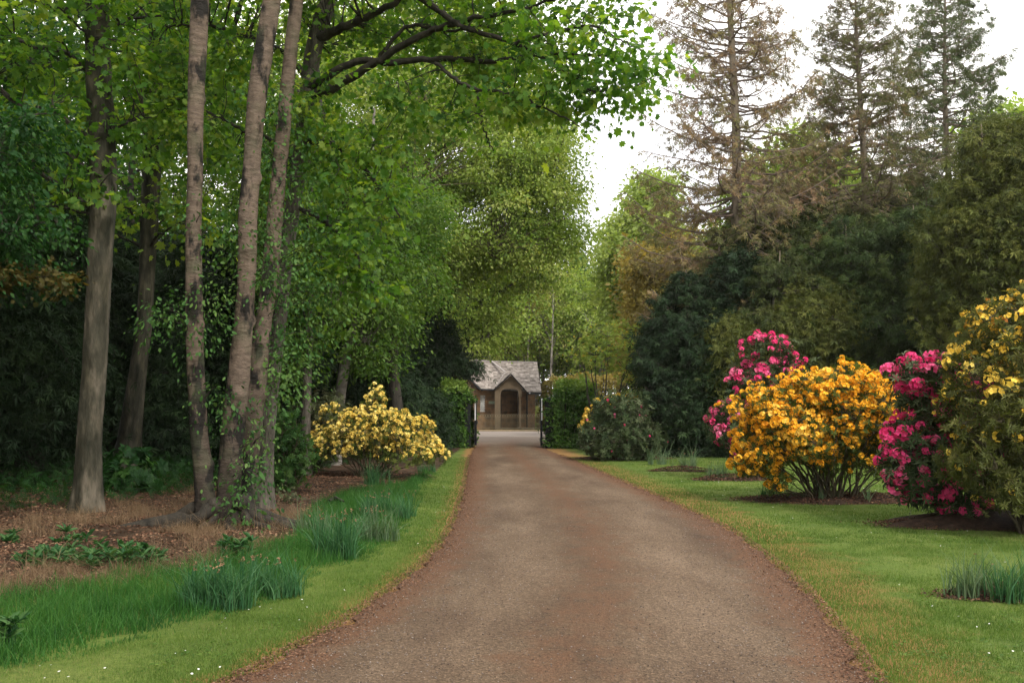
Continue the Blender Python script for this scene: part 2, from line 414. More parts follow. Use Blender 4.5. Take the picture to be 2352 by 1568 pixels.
# ------------------------------------------------------------------ growing things
def sph(r, n):
    return norm(r.normal(size=(n, 3)))
def targets(r, blobs, n, shell=.22, zmin=.15, lowcut=-.75):
    w = np.array([np.prod(b[1]) ** (2 / 3) for b in blobs]); w /= w.sum()
    out = []
    for bi, (c, rad) in enumerate(blobs):
        k = max(3, int(n * w[bi] * 1.25))
        d = sph(r, k)
        rr = np.clip(1 - np.abs(r.normal(0, shell, k)), .15, 1) * (1 + .20 * np.sin(5 * d[:, 0] + bi) * np.sin(4 * d[:, 2] + 2 * bi)) * (1 + np.abs(r.normal(0, .09 if shell < .27 else .17, k)))
        p = c + d * rad * rr[:, None]
        keep = d[:, 2] > lowcut
        for bj, (c2, r2) in enumerate(blobs):
            if bj != bi:
                q = np.linalg.norm((p - c2) / r2, axis=1)
                keep &= ~((q < .62) & (r.random(k) < .8))
        out.append(p[keep])
    P = np.concatenate(out)
    P = P[P[:, 2] > zmin]
    r.shuffle(P)
    return P[:n]
def bez(A, C1, C2, D, n):
    t = np.linspace(0, 1, n)[None, :, None]
    A, C1, C2, D = A[:, None], C1[:, None], C2[:, None], D[:, None]
    return A * (1 - t) ** 3 + 3 * C1 * t * (1 - t) ** 2 + 3 * C2 * t * t * (1 - t) + D * t ** 3
def grow(r, trunk, trad, T, n_limb=14, zlo=.3, limb_r=.055, sub_r=.016, slope=.6, extra=None):
    """limbs from the trunk and branches from the limbs to every target; list of tube parts"""
    n_limb = min(n_limb, len(T))
    sel = [0]
    d = np.linalg.norm(T - T[0], axis=1)
    for _ in range(n_limb - 1):
        i = int(np.argmax(d)); sel.append(i); d = np.minimum(d, np.linalg.norm(T - T[i], axis=1))
    L = T[sel]
    ztop, z0 = trunk[-1, 2], trunk[0, 2]
    ax = trunk[:, :2].mean(0)
    hd = np.linalg.norm(L[:, :2] - ax, axis=1)
    za = np.clip(L[:, 2] - slope * hd, z0 + (ztop - z0) * zlo, ztop)
    A = np.stack([np.interp(za, trunk[:, 2], trunk[:, k]) for k in range(3)], 1)
    tr = np.interp(za, trunk[:, 2], trad)
    D = L - A; ln = np.linalg.norm(D, axis=1)[:, None]
    up = np.array([0, 0, 1.])
    C1 = A + D * .3 + up * ln * .10 + r.normal(0, .05, D.shape) * ln
    C2 = A + D * .7 + up * ln * .12 + r.normal(0, .07, D.shape) * ln
    P = bez(A, C1, C2, L, 12)
    P[:, 1:-1] += r.normal(0, .012, P[:, 1:-1].shape) * ln[:, None]
    r0 = np.minimum(tr * .6, limb_r * (.35 + ln[:, 0] / 6))
    R = r0[:, None] * np.linspace(1, .22, 12)[None] ** .9
    parts = [tubes(P, R, 6)]
    pts = P[:, 2:].reshape(-1, 3); prad = R[:, 2:].reshape(-1)
    if extra is not None:
        for ep, er in extra:
            pts = np.concatenate([pts, ep]); prad = np.concatenate([prad, er])
    rest = np.delete(T, sel, axis=0)
    if len(rest):
        best = np.empty(len(rest), int)
        for s in range(0, len(rest), 400):
            q = rest[s:s + 400, None] - pts[None]
            dd = np.linalg.norm(q, axis=2) + np.maximum(-q[..., 2], 0) * .8
            best[s:s + 400] = np.argmin(dd, 1)
        A = pts[best]; D = rest - A; ln = np.linalg.norm(D, axis=1)[:, None]
        C1 = A + D * .3 + up * ln * .12 + r.normal(0, .08, D.shape) * ln
        C2 = A + D * .7 + up * ln * .10 + r.normal(0, .10, D.shape) * ln
        P = bez(A, C1, C2, rest, 7)
        r0 = np.minimum(prad[best] * .8, sub_r * (.4 + ln[:, 0] / 1.5))
        R = np.maximum(r0, .003)[:, None] * np.linspace(1, .35, 7)[None]
        parts.append(tubes(P, R, 4))
    return parts
def leafcloud(r, T, per, rc, tmpl, size, flat=.5, upness=.9, droop=.25, outc=None, svar=.3, clumpvar=.35):
    n = len(T)
    k = np.maximum(1, (np.asarray(per) * (1 + r.normal(0, .3, n))).astype(int))
    idx = np.repeat(np.arange(n), k)
    m = len(idx)
    off = r.normal(size=(m, 3)) * rc * .55
    # a tilt for every clump so that the sprays lie in leaning layers
    tilt = r.normal(0, .35, (n, 2))[idx]
    off[:, 2] = off[:, 2] * flat + off[:, 0] * tilt[:, 0] + off[:, 1] * tilt[:, 1]
    off[:, 2] -= droop * np.linalg.norm(off[:, :2], axis=1)
    P = T[idx] + off
    U = norm(off + r.normal(0, rc * .4, (m, 3))); U[:, 2] -= droop
    N = r.normal(0, .55, (m, 3)); N[:, 2] += upness
    if outc is not None:
        N += norm(P - outc) * .6
    crn = r.normal(.5, clumpvar * .62, n)[idx]
    rnd = np.clip(crn + r.normal(0, .13, m), 0, 1)
    sz = size * np.exp(r.normal(0, svar, m))
    keep = P[:, 2] > .03
    return cards(tmpl[0], tmpl[1], P[keep], U[keep], N[keep], sz[keep], rnd=rnd[keep])

def trunk_mesh(path, rad, sides=20, rings=60, flare=.0, lobes=5, ph=0., amp=.05, seed=0, knots=None, flz=.35):
    P = smooth_path(np.column_stack([path, rad]), rings)
    R = P[:, 3]; P = P[:, :3]
    V, F, _ = tubes(P[None], R[None], sides)
    V = V.reshape(rings, sides, 3)
    D = V - P[:, None]
    an = np.linspace(0, 2 * np.pi, sides, endpoint=False)[None]
    z = (P[:, 2] - P[0, 2])[:, None]
    s = 1 + amp * (np.sin(2 * an + z * 1.3 + seed) + .6 * np.sin(3 * an - z * 2.1 + seed * 2) + .5 * np.sin(5 * an + z * 3.7) * .6)
    if sides >= 20:
        s = s + .022 * np.sin(7 * an + 3 * z + 2 * np.sin(2 * z + seed)) * np.sin(11 * z + 2 * np.sin(3 * an)) + .016 * np.sin(12 * an - 5 * z) * np.sin(19 * z + 2 * an + seed) + .012 * np.sin(4 * an + 31 * z)
    if flare:
        s = s + flare * np.exp(-z / flz) * (.5 + np.maximum(0, np.cos(lobes * an + ph)))
    if knots:
        for kz, ka, kr, kh in knots:
            da = np.angle(np.exp(1j * (an - ka)))
            s = s + kr * np.exp(-(da / .5) ** 2 - ((z - kz) / kh) ** 2)
    V = P[:, None] + D * s[..., None]
    return V.reshape(-1, 3), F, np.zeros(rings * sides)

def tree(name, label, cat, base, path, rad, blobs, nT, per, rc, tmpl, size, leafm, barkm, seed, n_limb=14, group=None, flare=.3, shell=.22,
         twigm=None, flat=.5, droop=.25, zlo=.3, slope=.6, sides=14, upness=.9, sub_r=.016, limb_r=.055, clumpvar=.35, lowcut=-.75, amp=.05, crown='crown', rings=40, svar=.3, zmin=.15):
    r = np.random.default_rng(seed)
    root = empty(name, label, cat, base, group)
    path = np.asarray(path, float); rad = np.asarray(rad, float)
    tm = trunk_mesh(path, rad, sides, rings, flare, 5, seed, amp, seed)
    mesh('trunk', tm[0], tm[1], M[barkm], root, smooth=True)
    T = targets(r, blobs, nT, shell, lowcut=lowcut, zmin=zmin)
    sp = smooth_path(np.column_stack([path, rad]), 30)
    o = np.argsort(sp[:, 2]); sp = sp[o]
    br = merge(grow(r, sp[:, :3], sp[:, 3], T, n_limb, zlo, limb_r, sub_r, slope))
    mesh('branches', br[0], br[1], M[twigm or barkm], root)
    lf = leafcloud(r, T, per, rc, tmpl, size, flat, upness, droop, clumpvar=clumpvar, svar=svar)
    mesh(crown, lf[0], lf[1], M[leafm], root, rnd=lf[2])
    return root
def copy_tree(o, loc, rz, sc=1.0, label=None):
    c = o.copy(); COL.objects.link(c)
    c.location = [float(v) for v in loc]; c.rotation_euler = (0, 0, rz); c.scale = (sc, sc, sc * 1.0)
    if label: c['label'] = label
    for ch in list(o.children):
        d = ch.copy(); COL.objects.link(d); d.parent = c
        for g in list(ch.children):
            e = g.copy(); COL.objects.link(e); e.parent = d
    return c

def spruce(name, label, base, H, Rmax, z_first, leafm, seed, density=1.0, topdense=1.0, group=None, tr=.24, nb=85, lean=(0, 0), hang=.9, cat='spruce', twm='sptwig', tsz=1.):
    r = np.random.default_rng(seed)
    root = empty(name, label, cat, base, group)
    base = np.array(base, float)
    zz = np.linspace(0, H, 24)
    path = base + np.stack([lean[0] * zz + .12 * np.sin(zz * .35 + seed), lean[1] * zz, zz], 1)
    rad = tr * (1 - zz / H) ** .8 * 1.0 + .012
    tm = trunk_mesh(path, rad, 12, 70, .4, 5, seed, .04, seed)
    mesh('trunk', tm[0], tm[1], M['spbark'], root, smooth=True)
    z = z_first + (H * .985 - z_first) * np.sort(r.random(nb)) ** .92
    az = np.arange(nb) * 2.39996 + r.normal(0, .35, nb)
    f = (z - z_first) / (H - z_first)
    L = Rmax * np.clip((1 - f) ** .62 * (.72 + .28 * np.minimum(1, f * 4)), .06, 1) * r.uniform(.62, 1.12, nb)
    A = np.stack([np.interp(z, zz, path[:, 0]), np.interp(z, zz, path[:, 1]), base[2] + z], 1)
    out = np.stack([np.cos(az), np.sin(az), 0 * az], 1); side = np.stack([-np.sin(az), np.cos(az), 0 * az], 1)
    a0 = -.18 + .55 * f + r.normal(0, .10, nb)          # slope of the branch at the trunk
    cu = .22 + r.normal(0, .08, nb)                     # upturn of the tip
    wob = r.normal(0, .10, nb)
    def pos(i, t):
        t_ = t[..., None] if t.ndim else t
        return A[i] + out[i] * (L[i] * t)[..., None] + side[i] * (L[i] * wob[i] * np.sin(t * 3))[..., None] + \
            np.array([0, 0, 1.]) * (L[i] * (a0[i] * t - .42 * t * (1 - t) * (1 - f[i]) + cu[i] * t ** 2.4))[..., None]
    ii = np.repeat(np.arange(nb), 10).reshape(nb, 10); tt = np.tile(np.linspace(0, 1, 10), (nb, 1))
    P = pos(ii, tt); P[:, 1:] += r.normal(0, .025, P[:, 1:].shape)
    R = (.012 + .011 * L)[:, None] * np.linspace(1, .2, 10)[None]
    parts = [tubes(P, R, 5)]
    # second order
    ns = np.maximum(4, (L * 13).astype(int)); bi = np.repeat(np.arange(nb), ns); m = len(bi)
    ts = r.uniform(.16, 1.0, m) ** .8
    sg = r.choice([-1., 1.], m)
    A2 = pos(bi, ts)
    l2 = (.30 * L[bi] * (1.08 - ts) + .22) * r.uniform(.6, 1.25, m)
    an = r.uniform(.55, 1.15, m)
    D2 = out[bi] * np.cos(an)[:, None] + side[bi] * (sg * np.sin(an))[:, None]
    D2[:, 2] += r.normal(-.05, .15, m)
    t5 = np.linspace(0, 1, 5)
    P2 = A2[:, None] + D2[:, None] * (l2[:, None] * t5)[..., None]
    P2[..., 2] -= hang * .38 * l2[:, None] * t5 ** 1.7
    parts.append(tubes(P2, (.005 + .004 * l2)[:, None] * np.linspace(1, .4, 5)[None], 3))
    br = merge(parts)
    mesh('branches', br[0], br[1], M[twm], root)
    # foliage on second order twigs and branch ends
    dens = density * (6 + 8 * np.minimum(1, f[bi] * topdense)) * l2 * (.35 + .9 * ts)
    k = r.poisson(np.maximum(dens, .2)); ci = np.repeat(np.arange(m), k); q = len(ci)
    tu = r.random(q) ** .7
    Pl = A2[ci] + D2[ci] * (l2[ci] * tu)[:, None]; Pl[:, 2] -= hang * .38 * l2[ci] * tu ** 1.7
    Pl += r.normal(0, .03, Pl.shape)
    U = D2[ci] * .55 + r.normal(0, .35, (q, 3)); U[:, 2] -= .55 * hang
    N = r.normal(0, .7, (q, 3)); N[:, 2] += .7
    rn = np.clip(r.normal(.5, .2, nb)[bi][ci] + r.normal(0, .18, q), 0, 1)
    lf = cards(TUFT[0], TUFT[1], Pl, U, N, tsz * r.uniform(.10, .24, q), rnd=rn)
    mesh('crown', lf[0], lf[1], M[leafm], root, rnd=lf[2])
    return root

def shrub(name, label, cat, base, blobs, nT, seed, leafm, whorl, wsize, flowerm=None, truss=None, fsize=.07, fmask=None, fprob=.8, n_limb=26, stem_r=.03,
          base_r=.25, group=None, per_w=1, fill=None, shell=.16, lowcut=-.5, barkm='twig', extra_w=0, zmin=.12):
    """shrub of stems fanning out of the ground, leaf whorls at every tip and flower heads over them"""
    r = np.random.default_rng(seed)
    base = np.array(base, float)
    root = empty(name, label, cat, base, group)
    T = targets(r, blobs, nT, shell, lowcut=lowcut, zmin=zmin)
    nl = min(n_limb, len(T))
    d = np.linalg.norm(T - T[0], axis=1); sel = [0]
    for _ in range(nl - 1):
        i = int(np.argmax(d)); sel.append(i); d = np.minimum(d, np.linalg.norm(T - T[i], axis=1))
    E = T[sel]
    a = r.uniform(0, 2 * np.pi, nl); q = base_r * np.sqrt(r.random(nl))
    dv = E[:, :2] - base[:2]
    A = np.column_stack([base[0] + q * np.cos(a) * .6 + .12 * dv[:, 0], base[1] + q * np.sin(a) * .6 + .12 * dv[:, 1], np.zeros(nl) - .03])
    D = E - A; ln = np.linalg.norm(D, axis=1)[:, None]
    C1 = A + D * [.22, .22, .45] + r.normal(0, .05, D.shape) * ln
    C2 = A + D * [.6, .6, .85] + r.normal(0, .06, D.shape) * ln
    P = bez(A, C1, C2, E, 14); P[:, 1:-1] += r.normal(0, .008, P[:, 1:-1].shape) * ln[:, None]
    R = (stem_r * r.uniform(.6, 1.2, nl))[:, None] * np.linspace(1, .22, 14)[None]
    st_ = tubes(P, R, 6)
    pts = P[:, 4:].reshape(-1, 3); pr = R[:, 4:].reshape(-1)
    rest = np.delete(T, sel, axis=0)
    best = np.array([np.argmin(np.linalg.norm(x - pts, axis=1) + np.maximum(pts[:, 2] - x[2], 0)) for x in rest])
    A2 = pts[best]; D = rest - A2; ln = np.linalg.norm(D, axis=1)[:, None]
    P2 = bez(A2, A2 + D * .3 + r.normal(0, .1, D.shape) * ln, A2 + D * .7 + [0, 0, .05] + r.normal(0, .08, D.shape) * ln, rest, 6)
    tb = tubes(P2, np.minimum(pr[best], .009)[:, None] * np.linspace(1, .45, 6)[None], 3)
    mesh('branches', *merge([st_, tb])[:2], M[barkm], root, smooth=True)
    cen = np.mean([b[0] for b in blobs], axis=0); cen[2] *= .75
    outd = norm(T - cen)
    # leaves
    reps = np.repeat(np.arange(len(T)), per_w)
    Pw = T[reps] + r.normal(0, .05 if per_w < 3 else .09, (len(reps), 3)) - outd[reps] * .02
    if extra_w:
        j = r.integers(0, len(rest), extra_w); t = r.integers(2, 6, extra_w)
        Pw = np.concatenate([Pw, P2[j, t] + r.normal(0, .05, (extra_w, 3))]); reps = np.concatenate([reps, j % len(T)])
    Nw = outd[reps] + r.normal(0, .35, (len(reps), 3)) + [0, 0, .5]
    Uw = r.normal(size=(len(reps), 3))
    cl = r.normal(.5, .2, len(T))[reps]
    lw = cards(whorl[0], whorl[1], Pw, Uw, Nw, wsize * r.uniform(.7, 1.25, len(reps)), rnd=np.clip(cl + r.normal(0, .15, len(reps)), 0, 1))
    mesh('leaves', lw[0], lw[1], M[leafm], root, rnd=lw[2])
    if flowerm:
        fp = np.full(len(T), fprob) if fmask is None else fmask(T) * fprob
        fp = fp * np.clip(.62 + 1.2 * vnoise(T[:, 0] * 2.3 + T[:, 1], T[:, 2] * 2.6, seed), .3, 1)
        k = r.random(len(T)) < fp
        Pf = T[k] + outd[k] * wsize * .25 + [0, 0, wsize * .2]
        Nf = outd[k] + [0, 0, .55] + r.normal(0, .2, (k.sum(), 3))
        fl = cards(truss[0], truss[1], Pf, r.normal(size=(k.sum(), 3)), Nf, fsize * np.exp(r.normal(-.04, .28, k.sum())), truss[2], np.clip(.3 + .5 * vnoise(Pf[:, 0] * 1.6, Pf[:, 2] * 1.8, seed + 5) + r.normal(0, .15, k.sum()), .0, .95))
        mesh('blossoms', fl[0], fl[1], M[flowerm], root, rnd=fl[2])
    return root

def blades(r, P, h, w, lean=.35, seg=3, hv=.25, rnd=None):
    """curved grass blades on the points P"""
    n = len(P)
    az = r.uniform(0, 2 * np.pi, n); d = np.stack([np.cos(az), np.sin(az), 0 * az], 1)
    fz = r.uniform(0, np.pi, n); s = np.stack([np.cos(fz), np.sin(fz), 0 * fz], 1)
    H = h * np.exp(r.normal(0, hv, n)); le = np.abs(r.normal(0, lean, n)) * H
    V = np.zeros((n, 2 * seg + 1, 3))
    for i in range(seg + 1):
        t = i / seg
        c = P + d * (le * t * t)[:, None] + np.array([0, 0, 1.]) * (H * (t - .18 * np.minimum(le / H, 1.5) * t * t))[:, None]
        ww = (w * (1 - t ** 1.6) * .5)
        if i < seg:
            V[:, 2 * i] = c - s * ww; V[:, 2 * i + 1] = c + s * ww
        else:
            V[:, 2 * i] = c
    k = 2 * seg + 1
    b = np.arange(n)[:, None] * k
    Fq = np.concatenate([b + np.array([2 * i, 2 * i + 1, 2 * i + 3, 2 * i + 2]) for i in range(seg - 1)]) if seg > 1 else np.zeros((0, 4), int)
    Ft = b + np.array([2 * seg - 2, 2 * seg - 1, 2 * seg])
    rr = np.clip(r.normal(.5, .2, n), 0, 1) if rnd is None else rnd
    return V.reshape(-1, 3), [f for f in (Ft, Fq) if len(f)], np.repeat(rr, k)

# ================================================================== GROUND
_le = [(530, 1568), (640, 1515), (780, 1440), (880, 1370), (960, 1310), (1010, 1260), (1040, 1210), (1055, 1170), (1066, 1130), (1072, 1100), (1077, 1060), (1085, 1035), (1093, 1026)]
_re = [(2000, 1568), (1960, 1500), (1900, 1420), (1830, 1340), (1760, 1280), (1680, 1220), (1600, 1180), (1500, 1135), (1430, 1105), (1360, 1075), (1300, 1050), (1262, 1035), (1246, 1027)]
LE = np.array([G(*p)[:2] for p in _le]); RE = np.array([G(*p)[:2] for p in _re])
GATE_Y = 41.2
LE = np.vstack([[-4.2, -6], [-2.75, 2.5], LE, [-1.55, 44], [-2.4, 50], [-6, 54]])
RE = np.vstack([[1.4, -6], [2.0, 2.5], RE, [1.35, 44], [2.6, 50], [6, 54]])
yk = np.concatenate([np.arange(-6, 30, .12), np.arange(30, 54.01, .25)])
def edge_x(E, y):
    return np.interp(y, E[:, 1], E[:, 0])
def jag(y, s):
    return .035 * np.sin(y * 9.1 + s) + .03 * np.sin(y * 17.3 + 2 * s) + .035 * np.sin(y * 4.3 + s * 3) + .02 * np.sin(y * 41 + s)
xl = edge_x(LE, yk) + jag(yk, 1.); xr = edge_x(RE, yk) + jag(yk, 4.)
nu = 41; u = np.linspace(0, 1, nu)
X = xl[:, None] * (1 - u) + xr[:, None] * u; Y = np.repeat(yk[:, None], nu, 1)
Z = .008 + .045 * (1 - (2 * u - 1) ** 2)[None] + 0 * X
V = np.stack([X, Y, Z], -1).reshape(-1, 3)
i = np.arange(len(yk) - 1)[:, None] * nu + np.arange(nu - 1)[None]
F = np.stack([i, i + 1, i + nu + 1, i + nu], -1).reshape(-1, 4)
edge = np.minimum(X - xl[:, None], xr[:, None] - X).ravel()
cenu = np.abs(u * 1. - .5)[None] + 0 * X

def drive_mat():
    m, n, l = new_mat('driveway_gravel')
    tc = n.new('ShaderNodeTexCoord')
    ae = n.new('ShaderNodeAttribute'); ae.attribute_name = 'edge'
    au = n.new('ShaderNodeAttribute'); au.attribute_name = 'across'
    def noise(sc, det=6, rough=.6, st=None):
        t = n.new('ShaderNodeTexNoise'); t.inputs['Scale'].default_value = sc; t.inputs['Detail'].default_value = det; t.inputs['Roughness'].default_value = rough
        if st:
            mp = n.new('ShaderNodeMapping'); mp.inputs['Scale'].default_value = st; l.new(tc.outputs['Object'], mp.inputs[0]); l.new(mp.outputs[0], t.inputs['Vector'])
        else: l.new(tc.outputs['Object'], t.inputs['Vector'])
        return t
    def mix(f, a, b, bt='MIX'):
        x = n.new('ShaderNodeMixRGB'); x.blend_type = bt
        if isinstance(f, (int, float)): x.inputs[0].default_value = f
        else: l.new(f, x.inputs[0])
        for k, v in ((1, a), (2, b)):
            if isinstance(v, tuple): x.inputs[k].default_value = (*v, 1)
            else: l.new(v, x.inputs[k])
        return x.outputs[0]
    big = noise(.9, 7, .65, (1, .3, 1)); r = ramp(n, [(.078, .051, .033), (.122, .086, .057), (.166, .121, .084)], [.32, .5, .68]); l.new(big.outputs['Fac'], r.inputs[0])
    col = r.outputs[0]
    # stones
    vo = n.new('ShaderNodeTexVoronoi'); vo.inputs['Scale'].default_value = 75; l.new(tc.outputs['Object'], vo.inputs['Vector'])
    hs = n.new('ShaderNodeSeparateColor'); l.new(vo.outputs['Color'], hs.inputs[0])
    rs = ramp(n, [(.58, .56, .55), (.88, .87, .86), (1.08, 1.08, 1.08), (1.45, 1.42, 1.38)], [0, .3, .7, 1]); l.new(hs.outputs[0], rs.inputs[0])
    col = mix(1, col, rs.outputs[0], 'MULTIPLY')
    rtk = ramp(n, [(.86, .84, .80), (.93, .91, .88), (1.13, 1.13, 1.13), (1.08, 1.08, 1.08), (.93, .92, .90), (.80, .77, .73)], [0, .10, .21, .30, .40, .5]); l.new(au.outputs['Fac'], rtk.inputs[0])
    col = mix(1, col, rtk.outputs[0], 'MULTIPLY')
    fn = noise(28, 6, .75); rf = ramp(n, [(.55, .53, .50), (1.25, 1.24, 1.22)], [.35, .65]); l.new(fn.outputs['Fac'], rf.inputs[0])
    col = mix(.8, col, rf.outputs[0], 'MULTIPLY')
    # needle litter: along both edges, a strip down the middle and by the gate
    ln = noise(3.2, 9, .72, (1, .7, 1))
    e1 = n.new('ShaderNodeMapRange'); e1.inputs[1].default_value = 0; e1.inputs[2].default_value = .75; e1.inputs[3].default_value = .50; e1.inputs[4].default_value = -.06
    l.new(ae.outputs['Fac'], e1.inputs[0])
    e2 = n.new('ShaderNodeMapRange'); e2.inputs[1].default_value = 0; e2.inputs[2].default_value = .20; e2.inputs[3].default_value = .30; e2.inputs[4].default_value = 0.0
    l.new(au.outputs['Fac'], e2.inputs[0])
    s = n.new('ShaderNodeMath'); s.operation = 'ADD'; l.new(e1.outputs[0], s.inputs[0]); l.new(e2.outputs[0], s.inputs[1])
    s2 = n.new('ShaderNodeMath'); s2.operation = 'ADD'; l.new(s.outputs[0], s2.inputs[0]); l.new(ln.outputs['Fac'], s2.inputs[1])
    sx = n.new('ShaderNodeSeparateXYZ'); l.new(tc.outputs['Object'], sx.inputs[0])
    gy = n.new('ShaderNodeMapRange'); gy.inputs[1].default_value = 22; gy.inputs[2].default_value = 38; gy.inputs[3].default_value = 0; gy.inputs[4].default_value = .10; l.new(sx.outputs['Y'], gy.inputs[0])
    s3 = n.new('ShaderNodeMath'); s3.operation = 'ADD'; l.new(s2.outputs[0], s3.inputs[0]); l.new(gy.outputs[0], s3.inputs[1])
    rl = ramp(n, [(0, 0, 0), (.85, .85, .85)], [.56, .84]); l.new(s3.outputs[0], rl.inputs[0])
    lc = noise(60, 3, .6); rlc = ramp(n, [(.055, .026, .014), (.12, .060, .032), (.22, .12, .065)], [.3, .52, .75]); l.new(lc.outputs['Fac'], rlc.inputs[0])
    col = mix(rl.outputs[0], col, rlc.outputs[0])
    # pale public road beyond the gates
    gz = n.new('ShaderNodeMapRange'); gz.inputs[1].default_value = 42; gz.inputs[2].default_value = 52; l.new(sx.outputs['Y'], gz.inputs[0])
    p8 = n.new('ShaderNodeMath'); p8.operation = 'MULTIPLY'; p8.inputs[1].default_value = .7; l.new(gz.outputs[0], p8.inputs[0])
    col = mix(p8.outputs[0], col, (.23, .19, .165))
    p = n.new('ShaderNodeBsdfPrincipled'); p.inputs['Roughness'].default_value = .92; p.inputs['Specular IOR Level'].default_value = .2
    l.new(col, p.inputs['Base Color'])
    bp = n.new('ShaderNodeBump'); bp.inputs['Strength'].default_value = .9; bp.inputs['Distance'].default_value = .008; l.new(vo.outputs['Distance'], bp.inputs['Height'])
    b2 = n.new('ShaderNodeBump'); b2.inputs['Strength'].default_value = .6; b2.inputs['Distance'].default_value = .02; l.new(fn.outputs['Fac'], b2.inputs['Height']); l.new(bp.outputs[0], b2.inputs['Normal'])
    l.new(b2.outputs[0], p.inputs['Normal'])
    o = n.new('ShaderNodeOutputMaterial'); l.new(p.outputs[0], o.inputs[0])
    return m
mesh('driveway', V, F, drive_mat(), smooth=True, kind='structure', attrs={'edge': edge, 'across': cenu.ravel()})

# public road crossing beyond the gate, and the verge before the lodge
road = noise_mat('pale_road', [(.20, .165, .145), (.27, .23, .205)], 1.2, [.35, .65], fine=(40, (.7, .68, .66)), bump=.4, bdist=.01)
V, F = box(-40, 40, 53.5, 66.5, -.3, .012)
mesh('public_road', V, F, road, kind='structure')
verge = noise_mat('sandy_verge', [(.10, .12, .035), (.24, .17, .09), (.32, .23, .13)], 2.0, [.3, .5, .7], bump=.5, bdist=.02, fine=(20, (.6, .6, .5)))
V, F = box(-40, 40, 66.5, 68.6, -.3, .05)
mesh('verge', V, F, verge, kind='structure')

# lawn: one sheet to the horizon, fine near the camera
def grid(xs, ys):
    Xg, Yg = np.meshgrid(xs, ys)
    nx = len(xs); i = np.arange(len(ys) - 1)[:, None] * nx + np.arange(nx - 1)[None]
    return Xg, Yg, np.stack([i, i + 1, i + nx + 1, i + nx], -1).reshape(-1, 4)
xs = np.concatenate([[-500, -200, -80, -40, -20], np.arange(-12, 16, .14), [20, 40, 80, 200, 500]])
ys = np.concatenate([[-300, -60, -10], np.arange(2, 44, .14), [50, 60, 90, 150, 300, 800]])
Xg, Yg, Fg = grid(xs, ys)
dl = edge_x(LE, Yg) - Xg; dr = Xg - edge_x(RE, Yg)
dist = np.maximum(dl, dr)
dist = np.where((Yg > 54) | (Yg < 0), 9, dist)
Zg = np.where(dist > 0, -.0, -.02) + .03 * np.clip(dist, 0, 1.2) * (vnoise(Xg * 1.3, Yg * 1.1, 2) - .2) * (Yg < 43)
Zg = np.where((np.abs(Xg) > 16) | (Yg > 43), -.02, Zg)
dist = np.where((dl > dr), dist * 2.6, dist)
wood = 1 / (1 + np.exp(-(Yg - 84) / 3))
def lawn_mat():
    m, n, l = new_mat('mown_lawn')
    tc = n.new('ShaderNodeTexCoord')
    def noise(sc, det=6, rough=.6):
        t = n.new('ShaderNodeTexNoise'); t.inputs['Scale'].default_value = sc; t.inputs['Detail'].default_value = det; t.inputs['Roughness'].default_value = rough
        l.new(tc.outputs['Object'], t.inputs['Vector']); return t
    a = noise(.55, 5); r = ramp(n, [(.055, .092, .017), (.095, .140, .026), (.145, .178, .043)], [.3, .5, .7]); l.new(a.outputs['Fac'], r.inputs[0])
    b = noise(26, 7, .75); rb = ramp(n, [(.45, .5, .45), (1, 1, 1), (1.5, 1.4, 1.3)], [.3, .5, .72]); l.new(b.outputs['Fac'], rb.inputs[0])
    m1 = n.new('ShaderNodeMixRGB'); m1.blend_type = 'MULTIPLY'; m1.inputs[0].default_value = .85; l.new(r.outputs[0], m1.inputs[1]); l.new(rb.outputs[0], m1.inputs[2])
    # rusty moss along the drive
    at_ = n.new('ShaderNodeAttribute'); at_.attribute_name = 'edge'
    e = n.new('ShaderNodeMapRange'); e.inputs[1].default_value = 0; e.inputs[2].default_value = 1.4; e.inputs[3].default_value = .50; e.inputs[4].default_value = -.22; l.new(at_.outputs['Fac'], e.inputs[0])
    c = noise(2.6, 9, .72); s = n.new('ShaderNodeMath'); s.operation = 'ADD'; l.new(e.outputs[0], s.inputs[0]); l.new(c.outputs['Fac'], s.inputs[1])
    rs = ramp(n, [(0, 0, 0), (.95, .95, .95)], [.5, .74]); l.new(s.outputs[0], rs.inputs[0])
    d = noise(34, 4, .7); rd = ramp(n, [(.13, .065, .022), (.24, .13, .045), (.30, .18, .08)], [.3, .5, .7]); l.new(d.outputs['Fac'], rd.inputs[0])
    m2 = n.new('ShaderNodeMixRGB'); l.new(rs.outputs[0], m2.inputs[0]); l.new(m1.outputs[0], m2.inputs[1]); l.new(rd.outputs[0], m2.inputs[2])
    aw = n.new('ShaderNodeAttribute'); aw.attribute_name = 'wood'
    m3 = n.new('ShaderNodeMixRGB'); l.new(aw.outputs['Fac'], m3.inputs[0]); l.new(m2.outputs[0], m3.inputs[1]); m3.inputs[2].default_value = (.05, .055, .02, 1)
    p = n.new('ShaderNodeBsdfPrincipled'); p.inputs['Roughness'].default_value = .9; p.inputs['Specular IOR Level'].default_value = .15; l.new(m3.outputs[0], p.inputs['Base Color'])
    bp = n.new('ShaderNodeBump'); bp.inputs['Strength'].default_value = .8; bp.inputs['Distance'].default_value = .03; l.new(b.outputs['Fac'], bp.inputs['Height']); l.new(bp.outputs[0], p.inputs['Normal'])
    o = n.new('ShaderNodeOutputMaterial'); l.new(p.outputs[0], o.inputs[0]); return m
mesh('lawn', np.stack([Xg, Yg, Zg], -1).reshape(-1, 3), Fg, lawn_mat(), smooth=True, kind='structure', attrs={'edge': dist.ravel(), 'wood': wood.ravel()})

